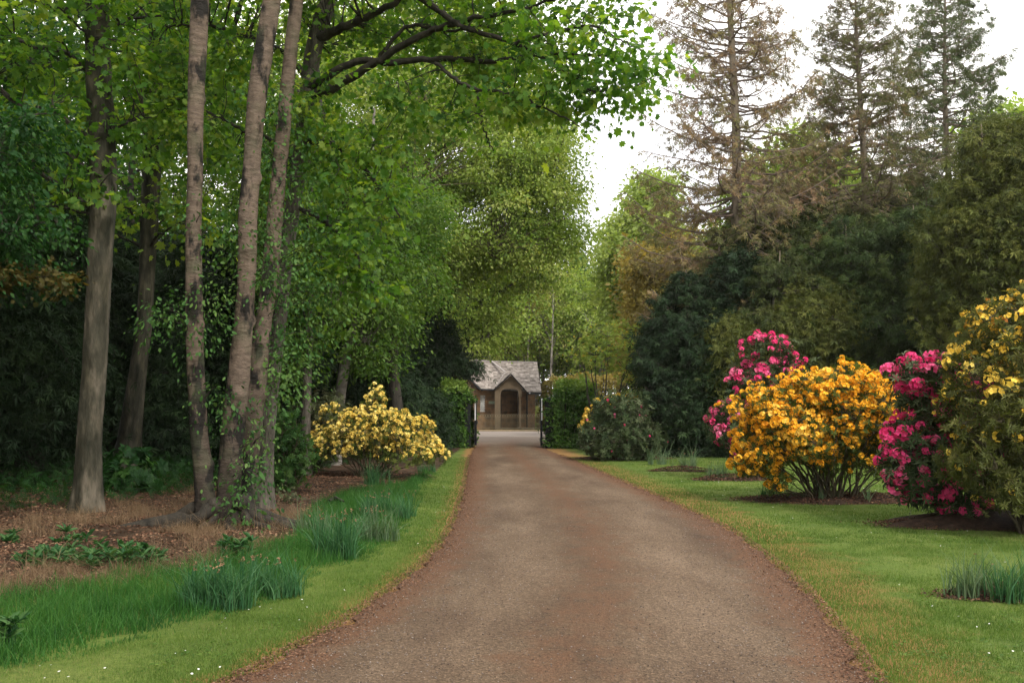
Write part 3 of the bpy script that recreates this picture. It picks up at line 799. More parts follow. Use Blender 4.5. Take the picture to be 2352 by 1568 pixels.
# needle-strewn soil under the trees on the left
_sb = [(-900, 1568), (-500, 1500), (-150, 1440), (0, 1405), (90, 1372), (250, 1348), (400, 1322), (520, 1292), (640, 1262), (725, 1240), (735, 1190), (760, 1160), (840, 1130), (960, 1112), (1000, 1085), (1030, 1050), (1052, 1035)]
SB = np.array([G(*p)[:2] for p in _sb])
SBs = SB[np.argsort(SB[:, 1])]
def soil_x(y):
    return np.interp(y, SBs[:, 1], SBs[:, 0])
ysb = np.arange(SBs[0, 1], 41.5, .16)
xr_ = soil_x(ysb) + .05 * np.sin(ysb * 7) + .04 * np.sin(ysb * 15 + 1)
uu = np.concatenate([np.linspace(0, 6, 50), np.linspace(6.3, 40, 30)])
Xs = xr_[:, None] - uu[None]; Ys = ysb[:, None] + 0 * Xs
Zs = .012 + .05 * np.clip(uu, 0, 1)[None] * vnoise(Xs * 1.5, Ys * 1.5, 5) * 1.4 + .05 * np.clip(uu / 3, 0, 1)[None]
def soil_z(x, y):
    uq = np.maximum(soil_x(y) - x, 0)
    return .012 + .05 * np.clip(uq, 0, 1) * vnoise(x * 1.5, y * 1.5, 5) * 1.4 + .05 * np.clip(uq / 3, 0, 1)
i = np.arange(len(ysb) - 1)[:, None] * len(uu) + np.arange(len(uu) - 1)[None]
F = np.stack([i, i + len(uu), i + len(uu) + 1, i + 1], -1).reshape(-1, 4)
soil = noise_mat('needle_soil', [(.018, .013, .009), (.052, .033, .021), (.105, .066, .042), (.18, .125, .08)], 2.2, [.25, .45, .6, .8], detail=10, bump=.9, bdist=.04, fine=(45, (.5, .48, .45)), bscale=25, spec=.1)
mesh('soil', np.stack([Xs, Ys, Zs], -1).reshape(-1, 3), F, soil, smooth=True, kind='structure')

# dug mulch beds on the right lawn
mulch = noise_mat('dark_mulch', [(.012, .008, .006), (.040, .024, .016), (.085, .050, .034)], 9, [.3, .5, .75], detail=9, bump=1, bdist=.04, bscale=40, spec=.15)
BEDS = []
def bed(px0, px1, pyc, ryf, h, seed=0):
    c = G((px0 + px1) / 2, pyc); rx = (px1 - px0) / 2 * c[1] / FPX; ry = rx * ryf
    BEDS.append((c[0], c[1], rx, ry))
    nr, na = 9, 64
    rr = np.linspace(0, 1, nr); an = np.linspace(0, 2 * np.pi, na, endpoint=False)
    V = []
    for q in rr:
        k = q * (1 + .09 * np.sin(3 * an + seed) + .06 * np.sin(7 * an + seed) + .05 * np.sin(13 * an) + .03 * np.sin(29 * an + seed))
        zz = .012 + h * (1 - q ** 2) + .02 * vnoise(c[0] + k * rx * np.cos(an) * 4, k * ry * np.sin(an) * 4, seed) * (q < 1) + (-.01 if q == 1 else 0)
        V.append(np.stack([c[0] + k * rx * np.cos(an), c[1] + k * ry * np.sin(an), zz], 1))
    V = np.concatenate(V)
    i = np.arange(nr - 1)[:, None] * na; j = np.arange(na)[None]; j2 = (j + 1) % na
    F = np.stack([i + j, i + na + j, i + na + j2, i + j2], -1).reshape(-1, 4)
    return mesh('flower_bed_soil', V, F, mulch, smooth=True, kind='structure')
bed(1695, 2180, 1150, .42, .10, 1)
bed(2020, 2620, 1207, .40, .22, 2)
bed(2165, 2700, 1372, .34, .06, 3)
bed(1595, 1770, 1103, .5, .05, 4)
bed(1330, 1535, 1054, .6, .06, 5)
bed(1495, 1640, 1083, .4, .03, 6)

# ================================================================== GRASS AND LITTER (stuff)
def lg_inner(y):   # inner (drive side) limit of the long grass
    pts = [(-700, 1568), (-200, 1568), (60, 1540), (230, 1500), (400, 1455), (560, 1405), (690, 1370), (735, 1310), (850, 1290), (930, 1230), (968, 1150), (985, 1110)]
    E = np.array([G(*p)[:2] for p in pts]); E = E[np.argsort(E[:, 1])]
    return np.interp(y, E[:, 1], E[:, 0])
r = np.random.default_rng(11)
# mown blades, both sides
def lawn_pts(n, y0, y1, x0, x1, pw=1.6):
    y = y0 + (y1 - y0) * r.random(n) ** pw; x = r.uniform(x0, x1, n)
    inside = (x < edge_x(LE, y) - .0) | (x > edge_x(RE, y) + .0)
    inside &= np.abs(x) < y * .53 + .5
    inside &= x > np.maximum(lg_inner(y), soil_x(y)) - .15
    for bx, by, brx, bry in BEDS:
        inside &= ((x - bx) / brx) ** 2 + ((y - by) / bry) ** 2 > 1
    e = np.maximum(edge_x(LE, y) - x, x - edge_x(RE, y))
    inside &= (e > .12) | (r.random(n) < .5)
    return np.stack([x[inside], y[inside], 0 * x[inside]], 1)
P = lawn_pts(750000, 5.5, 13, -7, 8, 1.5)
b = blades(r, P, .034, .0050, .5, 1, rnd=np.clip(vnoise(P[:, 0] * 1.3, P[:, 1] * 1.3, 3) * .7 + .35 * (vnoise(P[:, 0] * 5, P[:, 1] * 5, 17) - .5) + r.normal(.12, .2, len(P)), 0, 1))
mesh('mown_grass', b[0], b[1], M['lawnb'], kind='stuff', rnd=b[2])
P = lawn_pts(500000, 13, 34, -7, 15, 1.4)
b = blades(r, P, .036, .011, .5, 1, rnd=np.clip(vnoise(P[:, 0] * 1.3, P[:, 1] * 1.3, 3) * .7 + .35 * (vnoise(P[:, 0] * 4, P[:, 1] * 4, 17) - .5) + r.normal(.12, .2, len(P)), 0, 1))
mesh('mown_grass', b[0], b[1], M['lawnb'], kind='stuff', rnd=b[2])
# long grass at the foot of the wood
y = 5.2 + 21 * r.random(330000) ** 1.5; x = r.uniform(-9, 0, len(y))
a_, b_ = soil_x(y) - .25, lg_inner(y)
k = (x > a_) & (x < b_ + .05 * np.sin(y * 9)) & (x > -y * .53 - .3)
k &= vnoise(x * 2.2, y * 2.2, 8) > .16 + .25 * (x < a_ + .5) * r.random(len(x))
P = np.stack([x[k], y[k], 0 * x[k]], 1)
edge_f = np.clip((lg_inner(P[:, 1]) - P[:, 0]) / .35, .25, 1)
hh = .155 * edge_f * (.55 + .9 * vnoise(P[:, 0] * 1.9, P[:, 1] * 1.9, 9))
bb = blades(r, P, hh, .0075, .6, 3, rnd=np.clip(vnoise(P[:, 0] * 1.1, P[:, 1] * 1.1, 4) * .7 + r.normal(.08, .18, len(P)), 0, 1))
mesh('long_grass', bb[0], bb[1], M['grass'], kind='stuff', rnd=bb[2])
# straw coloured dry grass in tufts on the soil
tc_ = []
for (px, py, n, rx) in [(480, 1255, 7, 1.0), (240, 1195, 7, .9), (330, 1200, 5, .8), (70, 1350, 8, .8), (20, 1375, 6, .5), (520, 1300, 6, .8), (430, 1290, 6, .8), (250, 1335, 5, .6), (150, 1225, 6, 1.0),
                        (660, 1190, 7, .5), (640, 1215, 4, .4), (400, 1230, 6, .9), (60, 1245, 6, .8), (330, 1330, 5, .5), (560, 1320, 5, .5), (-100, 1350, 9, .9), (640, 1300, 5, .5), (380, 1170, 7, 1.), (480, 1330, 4, .3)]:
    c = G(px, py)
    for _ in range(n):
        tc_.append([c[0] + r.normal(0, rx * .5), c[1] + r.normal(0, rx * .6)])
tc_ = np.array(tc_); tc_ = tc_[tc_[:, 0] < soil_x(tc_[:, 1]) + .1]
k = np.repeat(np.arange(len(tc_)), 150)
P = np.stack([tc_[k, 0] + r.normal(0, .12, len(k)), tc_[k, 1] + r.normal(0, .12, len(k)), 0 * k], 1); P[:, 2] = soil_z(P[:, 0], P[:, 1])
bb = blades(r, P, .13, .0042, 1.6, 3, hv=.45)
mesh('dry_grass', bb[0], bb[1], M['straw'], kind='stuff', rnd=bb[2])
# fallen leaves and needles
n = 150000
y = 5.5 + 20 * r.random(n) ** 1.5; x = r.uniform(-13, .5, n)
k = (x < soil_x(y) + .15 * r.random(n)) & (x > -y * .55) & (vnoise(x * 1.6, y * 1.4, 31) + .25 * r.random(n) > .42)
P = np.stack([x[k], y[k], soil_z(x[k], y[k]) + .012], 1)
m = len(P); lf = cards(QUAD[0], QUAD[1], P, np.column_stack([r.normal(size=(m, 2)), r.normal(0, .2, m)]), np.column_stack([r.normal(0, .45, (m, 2)), np.ones(m)]), r.uniform(.02, .055, m), rnd=np.clip(vnoise(P[:, 0], P[:, 1], 7) * .6 + r.normal(.2, .25, m), 0, 1))
mesh('leaf_litter', lf[0], lf[1], M['litter'], kind='stuff', rnd=lf[2])
# crumbs of litter along the drive edges
n = 26000
y = 5.5 + 30 * r.random(n) ** 1.5; s = r.random(n) < .5
o_ = np.abs(r.normal(0, .16, n)) - .1
x = np.where(s, edge_x(LE, y) + o_, edge_x(RE, y) - o_)
P = np.stack([x, y, np.full(n, .024)], 1)
lf = cards(QUAD[0], QUAD[1], P, np.column_stack([r.normal(size=(n, 2)), r.normal(0, .15, n)]), np.column_stack([r.normal(0, .4, (n, 2)), np.ones(n)]), r.uniform(.010, .028, n), rnd=np.clip(r.normal(.4, .25, n), 0, 1))
mesh('leaf_litter', lf[0], lf[1], M['litter'], kind='stuff', rnd=lf[2])
# clover and plantain leaves in the turf
P = lawn_pts(60000, 5.6, 16, -7, 8, 1.5)
P = P[vnoise(P[:, 0] * 2.1, P[:, 1] * 2.1, 41) > .62]
P[:, 2] = .03
m = len(P); lf = cards(OVAL[0], OVAL[1], P, r.normal(size=(m, 3)) * [1, 1, .2], np.column_stack([r.normal(0, .4, (m, 2)), np.ones(m)]), r.uniform(.014, .034, m), rnd=np.clip(r.normal(.5, .25, m), 0, 1))
mesh('clover', lf[0], lf[1], M['mid'], kind='stuff', rnd=lf[2])
# loose stones on the drive
n = 22000
y = 5.4 + 13 * r.random(n) ** 1.4; uq = r.random(n); uq = np.where(r.random(n) < .6, np.abs(r.normal(0, .16, n)) * np.sign(r.random(n) - .5) % 1.0, uq)
x = edge_x(LE, y) * (1 - uq) + edge_x(RE, y) * uq
OCT = ([[.5, 0, 0], [0, .5, 0], [-.5, 0, 0], [0, -.5, 0], [0, 0, .3], [0, 0, -.3]], [[0, 1, 4], [1, 2, 4], [2, 3, 4], [3, 0, 4], [1, 0, 5], [2, 1, 5], [3, 2, 5], [0, 3, 5]])
P = np.stack([x, y, .010 + .045 * (1 - (2 * uq - 1) ** 2) + .002], 1)
lf = cards(OCT[0], OCT[1], P, r.normal(size=(n, 3)) * [1, 1, .3], np.column_stack([r.normal(0, .2, (n, 2)), np.ones(n)]), .005 + .012 * r.random(n) ** 3, rnd=r.random(n))
M['pebble'] = leaf_mat('drive_stone', [(.05, .038, .030), (.13, .10, .083), (.28, .24, .21)], trans=0, rough=.9)
mesh('gravel', lf[0], lf[1], M['pebble'], kind='stuff', rnd=lf[2])
for bx, by, brx, bry in BEDS:
    n = int(1500 + 2600 * brx * bry)
    a_ = r.uniform(0, 6.283, n); q_ = np.sqrt(r.random(n)) * (1 + .10 * np.abs(r.normal(size=n)))
    P = np.stack([bx + q_ * brx * np.cos(a_), by + q_ * bry * np.sin(a_), np.where(q_ < .97, .03 + .13 * (1 - np.minimum(q_, 1) ** 2), .035)], 1)
    lf = cards(QUAD[0], QUAD[1], P, np.column_stack([r.normal(size=(n, 2)), r.normal(0, .3, n)]), np.column_stack([r.normal(0, .6, (n, 2)), np.ones(n)]), r.uniform(.015, .05, n), rnd=np.clip(r.normal(.25, .25, n), 0, 1))
    mesh('leaf_litter', lf[0], lf[1], M['litter'], kind='stuff', rnd=lf[2])
# daisies and fallen petals
n = 2600
y = 6 + 22 * r.random(n) ** 1.4; x = r.uniform(-6, 12, n)
k = ((x < edge_x(LE, y) - .2) & (x > lg_inner(y) + .1)) | (x > edge_x(RE, y) + .9)
k &= np.abs(x) < y * .53
k &= vnoise(x * .8, y * .8, 13) > .50
P = np.stack([x[k], y[k], np.full(k.sum(), .045)], 1); m = len(P)
DAISY = ([[.5 * math.cos(a), .5 * math.sin(a), 0] for a in np.linspace(0, 2 * np.pi, 8, endpoint=False)], [list(range(8))])
lf = cards(DAISY[0], DAISY[1], P, r.normal(size=(m, 3)) * [1, 1, .1], np.column_stack([r.normal(0, .35, (m, 2)), np.ones(m)]), r.uniform(.009, .020, m), rnd=r.random(m))
mesh('daisies', lf[0], lf[1], M['daisy'], kind='stuff', rnd=lf[2])
# woodland undergrowth, left
n = 52000
y = 15 + 22 * r.random(n); x = r.uniform(-22, 1, n)
k = (x < np.interp(y, [15, 17, 20, 26, 40], [-7.6, -7.0, -5.6, -4.8, -4.2])) & (x > -y * .6) & (vnoise(x * .9, y * .9, 21) > .3)
P = np.stack([x[k], y[k], .1 + .45 * r.random(k.sum()) ** 1.5], 1); m = len(P)
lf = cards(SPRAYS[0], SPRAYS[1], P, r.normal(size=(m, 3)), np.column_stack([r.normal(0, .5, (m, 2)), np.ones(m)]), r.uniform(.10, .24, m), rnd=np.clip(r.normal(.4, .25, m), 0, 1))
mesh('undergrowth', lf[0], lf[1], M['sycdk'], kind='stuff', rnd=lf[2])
# undergrowth beyond the road
n = 26000
y = r.uniform(76, 100, n); x = r.uniform(-34, 34, n)
P = np.stack([x, y, .1 + 1.9 * r.random(n) * vnoise(x * .5, y * .5, 3)], 1)
lf = cards(SPRAYS[0], SPRAYS[1], P, r.normal(size=(n, 3)), np.column_stack([r.normal(0, .5, (n, 2)), np.ones(n)]), r.uniform(.3, .7, n), rnd=np.clip(r.normal(.4, .25, n), 0, 1))
mesh('undergrowth', lf[0], lf[1], M['far'], kind='stuff', rnd=lf[2])

# ================================================================== THE LODGE

def stone_mat():
    m, n, l = new_mat('sandstone_blocks')
    tc = n.new('ShaderNodeTexCoord')
    sx = n.new('ShaderNodeSeparateXYZ'); l.new(tc.outputs['Object'], sx.inputs[0])
    ad = n.new('ShaderNodeMath'); l.new(sx.outputs['X'], ad.inputs[0]); l.new(sx.outputs['Y'], ad.inputs[1])
    cb = n.new('ShaderNodeCombineXYZ'); l.new(ad.outputs[0], cb.inputs['X']); l.new(sx.outputs['Z'], cb.inputs['Y'])
    br = n.new('ShaderNodeTexBrick'); br.inputs['Scale'].default_value = 1; br.inputs['Brick Width'].default_value = .52; br.inputs['Row Height'].default_value = .26
    br.inputs['Mortar Size'].default_value = .010; br.inputs['Color1'].default_value = (.185, .100, .046, 1); br.inputs['Color2'].default_value = (.068, .044, .027, 1); br.inputs['Mortar'].default_value = (.14, .11, .08, 1)
    br.inputs['Bias'].default_value = -.2
    l.new(cb.outputs[0], br.inputs['Vector'])
    no = n.new('ShaderNodeTexNoise'); no.inputs['Scale'].default_value = 3; no.inputs['Detail'].default_value = 8; l.new(tc.outputs['Object'], no.inputs['Vector'])
    r_ = ramp(n, [(.55, .55, .55), (1.35, 1.3, 1.2)], [.3, .7]); l.new(no.outputs['Fac'], r_.inputs[0])
    mu = n.new('ShaderNodeMixRGB'); mu.blend_type = 'MULTIPLY'; mu.inputs[0].default_value = 1; l.new(br.outputs[0], mu.inputs[1]); l.new(r_.outputs[0], mu.inputs[2])
    p = n.new('ShaderNodeBsdfPrincipled'); p.inputs['Roughness'].default_value = .9; l.new(mu.outputs[0], p.inputs['Base Color'])
    b = n.new('ShaderNodeBump'); b.inputs['Strength'].default_value = .6; b.inputs['Distance'].default_value = .02; l.new(br.outputs['Fac'], b.inputs['Height']); b.invert = True
    l.new(b.outputs[0], p.inputs['Normal'])
    o = n.new('ShaderNodeOutputMaterial'); l.new(p.outputs[0], o.inputs[0]); return m
M['stone'] = stone_mat()
M['ashlar'] = noise_mat('pale_ashlar', [(.095, .068, .042), (.145, .108, .068)], 2.5, [.3, .7], bump=.3, bdist=.01)
M['black'] = flat_mat('black_paint', (.007, .008, .010), .6, .2)
M['winwhite'] = flat_mat('white_window_paint', (.74, .74, .72), .5)
M['white'] = flat_mat('white_paint', (.5, .5, .5), .5)
M['glass'] = flat_mat('dark_glass', (.02, .022, .024), .08, .6)
M['lead'] = noise_mat('lead_ridge', [(.20, .18, .17), (.28, .25, .24)], 5, [.3, .7], bump=.2)
M['plaque'] = flat_mat('green_plaque', (.20, .25, .19), .6)
M['rail'] = flat_mat('buff_painted_iron', (.22, .18, .11), .5)
M['slate'] = noise_mat('stone_slate', [(.21, .165, .145), (.32, .26, .235), (.43, .36, .33)], 3, [.28, .5, .75], detail=9, bump=.5, bdist=.02, fine=(14, (.7, .68, .66)))

def Zp(zx, zy, Y):   # pixel of the lodge close-up -> world
    return at((1050 + zx / 4.7525) * .9408, (800 + zy / 4.7525) * .9408, Y)
lodge = empty('gate_lodge', 'single-storey brown sandstone gate lodge with stone-slate roof and arched corner porch', 'lodge', (at(1176, 900, 72)[0], 72, 0))
GZ = lambda p: np.array([p[0], p[1], 0.])
c1 = Zp(512, 1145, 70.6); c2 = Zp(1200, 1160, 71.6)
# walls: front (with the porch opening and window), left gable, back
def wall_seg(a, b, z0, z1, t=.4, parent=lodge, name='wall', mat='stone'):
    a = np.array([a[0], a[1], 0.]); b = np.array([b[0], b[1], 0.])
    d = norm(b - a); nrm = np.array([-d[1], d[0], 0])   # to the back
    q = [a, b, b + nrm * t, a + nrm * t]
    V, F = hexa([p + [0, 0, z0] for p in q], [p + [0, 0, z1] for p in q])
    return V, F
fd = norm(GZ(c2) - GZ(c1)); fn_ = np.array([-fd[1], fd[0], 0.])     # along the front, to the back
def fx(zx):   # distance along the front wall for a close-up column
    # intersection of the view ray with the front plane
    p = Zp(zx, 1145, 70.); ray = np.array([p[0], p[1]])
    A = np.array([[ray[0], -fd[0]], [ray[1], -fd[1]]]); t = np.linalg.solve(A, np.array([c1[0], c1[1]])); return t[1]
def fz(zy, Y=70.9): return Zp(900, zy, Y)[2]
def FP(s, z, off=0.): return GZ(c1) + fd * s - fn_ * off + np.array([0, 0, z])
L_ = fx(1200); s_o0, s_o1 = fx(815), fx(1028); wz = fz(722)
w0, w1, wz0, wz1 = fx(580), fx(638), fz(972), fz(783)
def fwall(s0, s1, z0, z1, t=.4, off=0.):
    q = [FP(s0, 0, off), FP(s1, 0, off), FP(s1, 0, off - t), FP(s0, 0, off - t)]
    return hexa([p + [0, 0, z0] for p in q], [p + [0, 0, z1] for p in q])
parts = [fwall(0, w0, 0, wz), fwall(w1, s_o0, 0, wz), fwall(w0, w1, 0, wz0), fwall(w0, w1, wz1, wz),
         fwall(s_o1 + .22, L_, 0, fz(755), .4, -.9), fwall(s_o0, L_, 0, wz, .3, -1.45), fwall(s_o0 - .002, s_o0 + .1, 0, wz, 1.45, -.01)]
mesh('wall', *merge(parts)[:2], M['stone'], lodge, label='coursed brown sandstone front')
# right end wall & back
q0, q1 = FP(L_, 0, -.9), FP(L_, 0, -6.2)
mesh('wall', *wall_seg(q1, q0, 0, fz(755), .35), M['stone'], lodge)
# left gable wall
gl = Zp(20, 1145, 75.2)
V, F = wall_seg(gl, c1, 0, fz(740), .4)
bq = [FP(-.6, 0, -6.0), FP(L_, 0, -6.0)]
mesh('wall', *merge([wall_seg(bq[0], bq[1], 0, fz(700), .3), wall_seg(GZ(gl) + [0, .4, 0], bq[0], 0, fz(700), .3)])[:2], M['stone'], lodge)
mesh('ceiling', *hexa([FP(.1, wz - .06, -.3), FP(L_ - .1, wz - .06, -1.0), FP(L_ - .1, wz - .06, -5.9), FP(-.4, wz - .06, -5.9)], [FP(.1, wz + .10, -.3), FP(L_ - .1, wz + .02, -1.0), FP(L_ - .1, wz + .10, -5.9), FP(-.4, wz + .10, -5.9)]), M['black'], lodge)
gm = (GZ(gl) + GZ(c1)) / 2
apx = Zp(215, 335, 73.)[2]
gd = norm(GZ(c1) - GZ(gl)); gn = np.array([gd[1], -gd[0], 0.])
ga, gb, gc = GZ(gl) + [0, 0, fz(740)], GZ(c1) + [0, 0, fz(740)], gm + [0, 0, apx - .12]
tri = np.array([ga, gb, gc, ga - gn * .4, gb - gn * .4, gc - gn * .4])
mesh('gable', *merge([(V, F)])[:2], M['stone'], lodge, label='orange-brown stone end wall')
mesh('gable', tri, [np.array([[0, 1, 2], [5, 4, 3]]), np.array([[0, 3, 4, 1], [1, 4, 5, 2], [2, 5, 3, 0]])], M['stone'], lodge)
# roof planes as coursed slate: each course a real step
def slate_plane(name, e0, e1, r0, r1, n=15, th=.03, over=0., lab=None):
    """e0,e1 eave ends; r0,r1 ridge ends (world)"""
    e0, e1, r0, r1 = [np.array(v, float) for v in (e0, e1, r0, r1)]
    nm = norm(np.cross(e1 - e0, r0 - e0));
    if nm[2] < 0: nm = -nm
    ps = []
    rg = np.random.default_rng(int(abs(e0[0] * 100)))
    for i in range(n):
        t0, t1 = i / n, (i + 1.25) / n if i < n - 1 else 1
        a, b = e0 + (r0 - e0) * t0, e1 + (r1 - e1) * t0
        c, d = e1 + (r1 - e1) * t1, e0 + (r0 - e0) * t1
        W = np.linalg.norm(b - a); m = max(1, int(W / .34))
        cuts = np.linspace(0, 1, m + 1); cuts[1:-1] += rg.uniform(-.25, .25, m - 1) / m
        for j in range(m):
            g = .003 / max(W, .1); u0, u1 = cuts[j] + g, cuts[j + 1] - g
            up = th * rg.uniform(.8, 1.35)
            bot = [a + (b - a) * u0, a + (b - a) * u1, d + (c - d) * u1, d + (c - d) * u0]
            top = [bot[0] + nm * up, bot[1] + nm * up, bot[2] + nm * .006, bot[3] + nm * .006]
            V, F = hexa(bot, top); ps.append((V, F, np.full(8, rg.random())))
    V, F, R = merge(ps)
    o = mesh(name, V, F, M['slatec'], lodge, rnd=R, label=lab)
    return o
def slate_mat():
    m, n, l = new_mat('weathered_stone_slate')
    a = n.new('ShaderNodeAttribute'); a.attribute_name = 'rnd'
    r_ = ramp(n, [(.13, .112, .10), (.19, .165, .148), (.23, .20, .18), (.30, .265, .24)], [0, .3, .7, 1]); l.new(a.outputs['Fac'], r_.inputs[0])
    tc = n.new('ShaderNodeTexCoord'); no = n.new('ShaderNodeTexNoise'); no.inputs['Scale'].default_value = 5; no.inputs['Detail'].default_value = 8; l.new(tc.outputs['Object'], no.inputs['Vector'])
    r2 = ramp(n, [(.6, .58, .54), (1.2, 1.2, 1.2)], [.35, .65]); l.new(no.outputs['Fac'], r2.inputs[0])
    mu = n.new('ShaderNodeMixRGB'); mu.blend_type = 'MULTIPLY'; mu.inputs[0].default_value = 1; l.new(r_.outputs[0], mu.inputs[1]); l.new(r2.outputs[0], mu.inputs[2])
    p = n.new('ShaderNodeBsdfPrincipled'); p.inputs['Roughness'].default_value = .85; l.new(mu.outputs[0], p.inputs['Base Color'])
    o = n.new('ShaderNodeOutputMaterial'); l.new(p.outputs[0], o.inputs[0]); return m
M['slatec'] = slate_mat()
eL, eM, eR = Zp(598, 712, 70.0), Zp(760, 716, 70.2), Zp(1292, 752, 71.0)
rL, rM, rR = Zp(205, 345, 73.6), Zp(712, 392, 73.4), Zp(1241, 402, 74.2)
slate_plane('roof', eL, eM, rL, rM, 20)
slate_plane('roof', eM + [0, 0, -.004], eR, rM, rR, 20)
bk = np.array([0.3, 6.4, 0]);
slate_plane('roof', eR + bk + [0, -.2, 0], eM + bk, rR, rM, 10)
slate_plane('roof', eM + bk, GZ(gl) + [-.3, 2.2, eL[2]], rM, rL, 10)
slate_plane('roof', GZ(gl) + [-.35, -.25, eL[2] - .05], GZ(gl) + [-.3, 2.2, eL[2] - .05], rL, rL + [.01, .01, 0], 10)
# lead valley / ridge
lv = [bar(rM + [0, -.06, .05], Zp(872, 520, 71.5) + [0, -.05, .05], .16, .05), bar(Zp(872, 520, 71.5) + [0, -.05, .05], Zp(745, 712, 70.0) + [0, -.05, .04], .07, .04), bar(rL + [0, 0, .03], rM + [0, 0, .03], .16, .08), bar(rM + [0, 0, .03], rR + [0, 0, .03], .14, .07)]
mesh('ridge', *merge(lv)[:2], M['lead'], lodge)
# small porch gable roof
pa = Zp(935, 528, 69.3); pb = Zp(872, 520, 71.5); pl_ = Zp(738, 712, 69.5); pr_ = Zp(1140, 757, 69.6)
slate_plane('porch_roof', pl_, Zp(748, 714, 70.1), pa, pb, 8)
slate_plane('porch_roof', Zp(1138, 757, 70.6), pr_, Zp(960, 520, 71.8), pa, 8)
bb_ = [bar(pa + [0, -.05, -.05], pl_ + [-.02, -.05, -.08], .07, .20, (0, 1, 0)), bar(pa + [0, -.052, -.05], pr_ + [.02, -.05, -.08], .07, .20, (0, 1, 0)),
       bar(pl_ + [0, -.04, -.05], eL + [0, -.04, -.03], .08, .13), bar(pr_ + [0, -.03, -.05], eR + [0, -.03, -.03], .08, .12),
       bar(eL + [0, -.05, -.06], (rL + eL) / 2 + [-.02, -.1, -.1], .08, .24, (0, 1, 0)), bar((rL + eL) / 2 + [-.02, -.1, -.1], rL + [-.1, -.1, -.1], .08, .24, (0, 1, 0))]
mesh('bargeboard', *merge(bb_)[:2], M['black'], lodge, label='black painted roof edge boards')
# porch front: stone gable with arch, column
def arch_mesh():
    Yp = 69.55
    xs_ = np.linspace(Zp(806, 0, Yp)[0], Zp(1062, 0, Yp)[0], 25)
    x0, x1 = Zp(818, 0, Yp)[0], Zp(1028, 0, Yp)[0]; zs, zt = Zp(0, 775, Yp)[2], Zp(0, 708, Yp)[2]
    V, F = [], []
    apx_ = pa[0]; ztop = pa[2] - .12; sl_ = (pa[2] - pl_[2]) / (pa[0] - pl_[0])
    for x in xs_:
        if x0 < x < x1:
            uq = (x - x0) / (x1 - x0) * 2 - 1; zb = zs + (zt - zs) * (1 - uq ** 4) ** .5
        else: zb = zs - (.0 if x > apx_ else 1.0 * 0)
        zt_ = ztop - abs(x - apx_) * sl_ * .98
        zt_ = max(zt_, zb + .02)
        V += [[x, Yp, zb], [x, Yp, zt_], [x, Yp + .25, zb], [x, Yp + .25, zt_]]
    for i in range(len(xs_) - 1):
        a = i * 4
        F += [[a, a + 4, a + 5, a + 1], [a + 2, a + 3, a + 7, a + 6], [a, a + 2, a + 6, a + 4], [a + 1, a + 5, a + 7, a + 3]]
    F += [[0, 1, 3, 2], [len(V) - 4, len(V) - 2, len(V) - 1, len(V) - 3]]
    return np.array(V), np.array(F)
mesh('porch_arch', *arch_mesh(), M['ashlar'], lodge, label='pale stone arch under the porch gable')
Yc = 69.68
cxp = Zp(1041, 0, Yc)[0]; czt = Zp(0, 775, Yc)[2]
col_prof = [(0, .17), (.16, .17), (.162, .12), (.26, .09), (czt - .18, .072), (czt - .17, .13), (czt, .14)]
t_ = tubes(np.array([[[cxp, Yc, z] for z, q in col_prof]]), np.array([[q for z, q in col_prof]]), 14)
mesh('column', t_[0], t_[1], M['ashlar'], lodge)
# pier left of the opening
px0, px1 = Zp(752, 0, 69.6)[0], Zp(818, 0, 69.6)[0]
mesh('pier', *box(px0, px1, 69.56, 70.9, 0, pl_[2] + .2), M['ashlar'], lodge)
# window with diamond lattice
wf = []
for a_, b_ in (((w0, wz0), (w1, wz0)), ((w0, wz1), (w1, wz1)), ((w0, wz0), (w0, wz1)), ((w1, wz0), (w1, wz1))):
    wf.append(bar(FP(a_[0], a_[1], -.06), FP(b_[0], b_[1], -.06), .05, .05))
win = mesh('window', *merge(wf)[:2], M['winwhite'], lodge)
lt = []
ww_, wh_ = w1 - w0, wz1 - wz0
nd = 7; pw = ww_ / 2.2
step = wh_ / nd
for k in range(-3, nd + 3):
    for s in (1, -1):
        za, zb = wz0 + k * step, wz0 + k * step + s * ww_ * 2.2
        # clip to the opening
        pts_ = [(w0, za), (w1, zb)]
        tlo, thi = 0., 1.
        dz = zb - za
        for lim, sg in ((wz0, 1), (wz1, -1)):
            if abs(dz) < 1e-9: continue
            t = (lim - za) / dz
            if sg * dz > 0: tlo = max(tlo, t)
            else: thi = min(thi, t)
        if thi - tlo > .03:
            lt.append(bar(FP(w0 + ww_ * tlo, za + dz * tlo, -.09), FP(w0 + ww_ * thi, za + dz * thi, -.09), .032, .02))
mesh('lattice', *merge(lt)[:2], M['winwhite'], win)
mesh('pane', *fwall(w0, w1, wz0, wz1, .02, -.13), M['glass'], win)
mesh('plaque', *fwall(fx(680), fx(765), fz(882), fz(850), .05, .045), M['plaque'], lodge)
dpx = FP(fx(1156), 0, -.78)
mesh('downpipe', *tubes(np.array([[dpx + [0, 0, 0], dpx + [0, 0, 1.3], dpx + [0, 0, fz(757)]]]), np.full((1, 3), .06), 10)[:2], M['black'], lodge)
# dark door inside the porch, on the left return
mesh('door', *box(px1 + .02, px1 + .06, 70.0, 70.75, .05, 2.1), M['black'], lodge)
mesh('floor_slab', *box(px0 + .1, FP(L_, 0)[0], 69.5, 72.2, 0, .12), M['ashlar'], lodge)

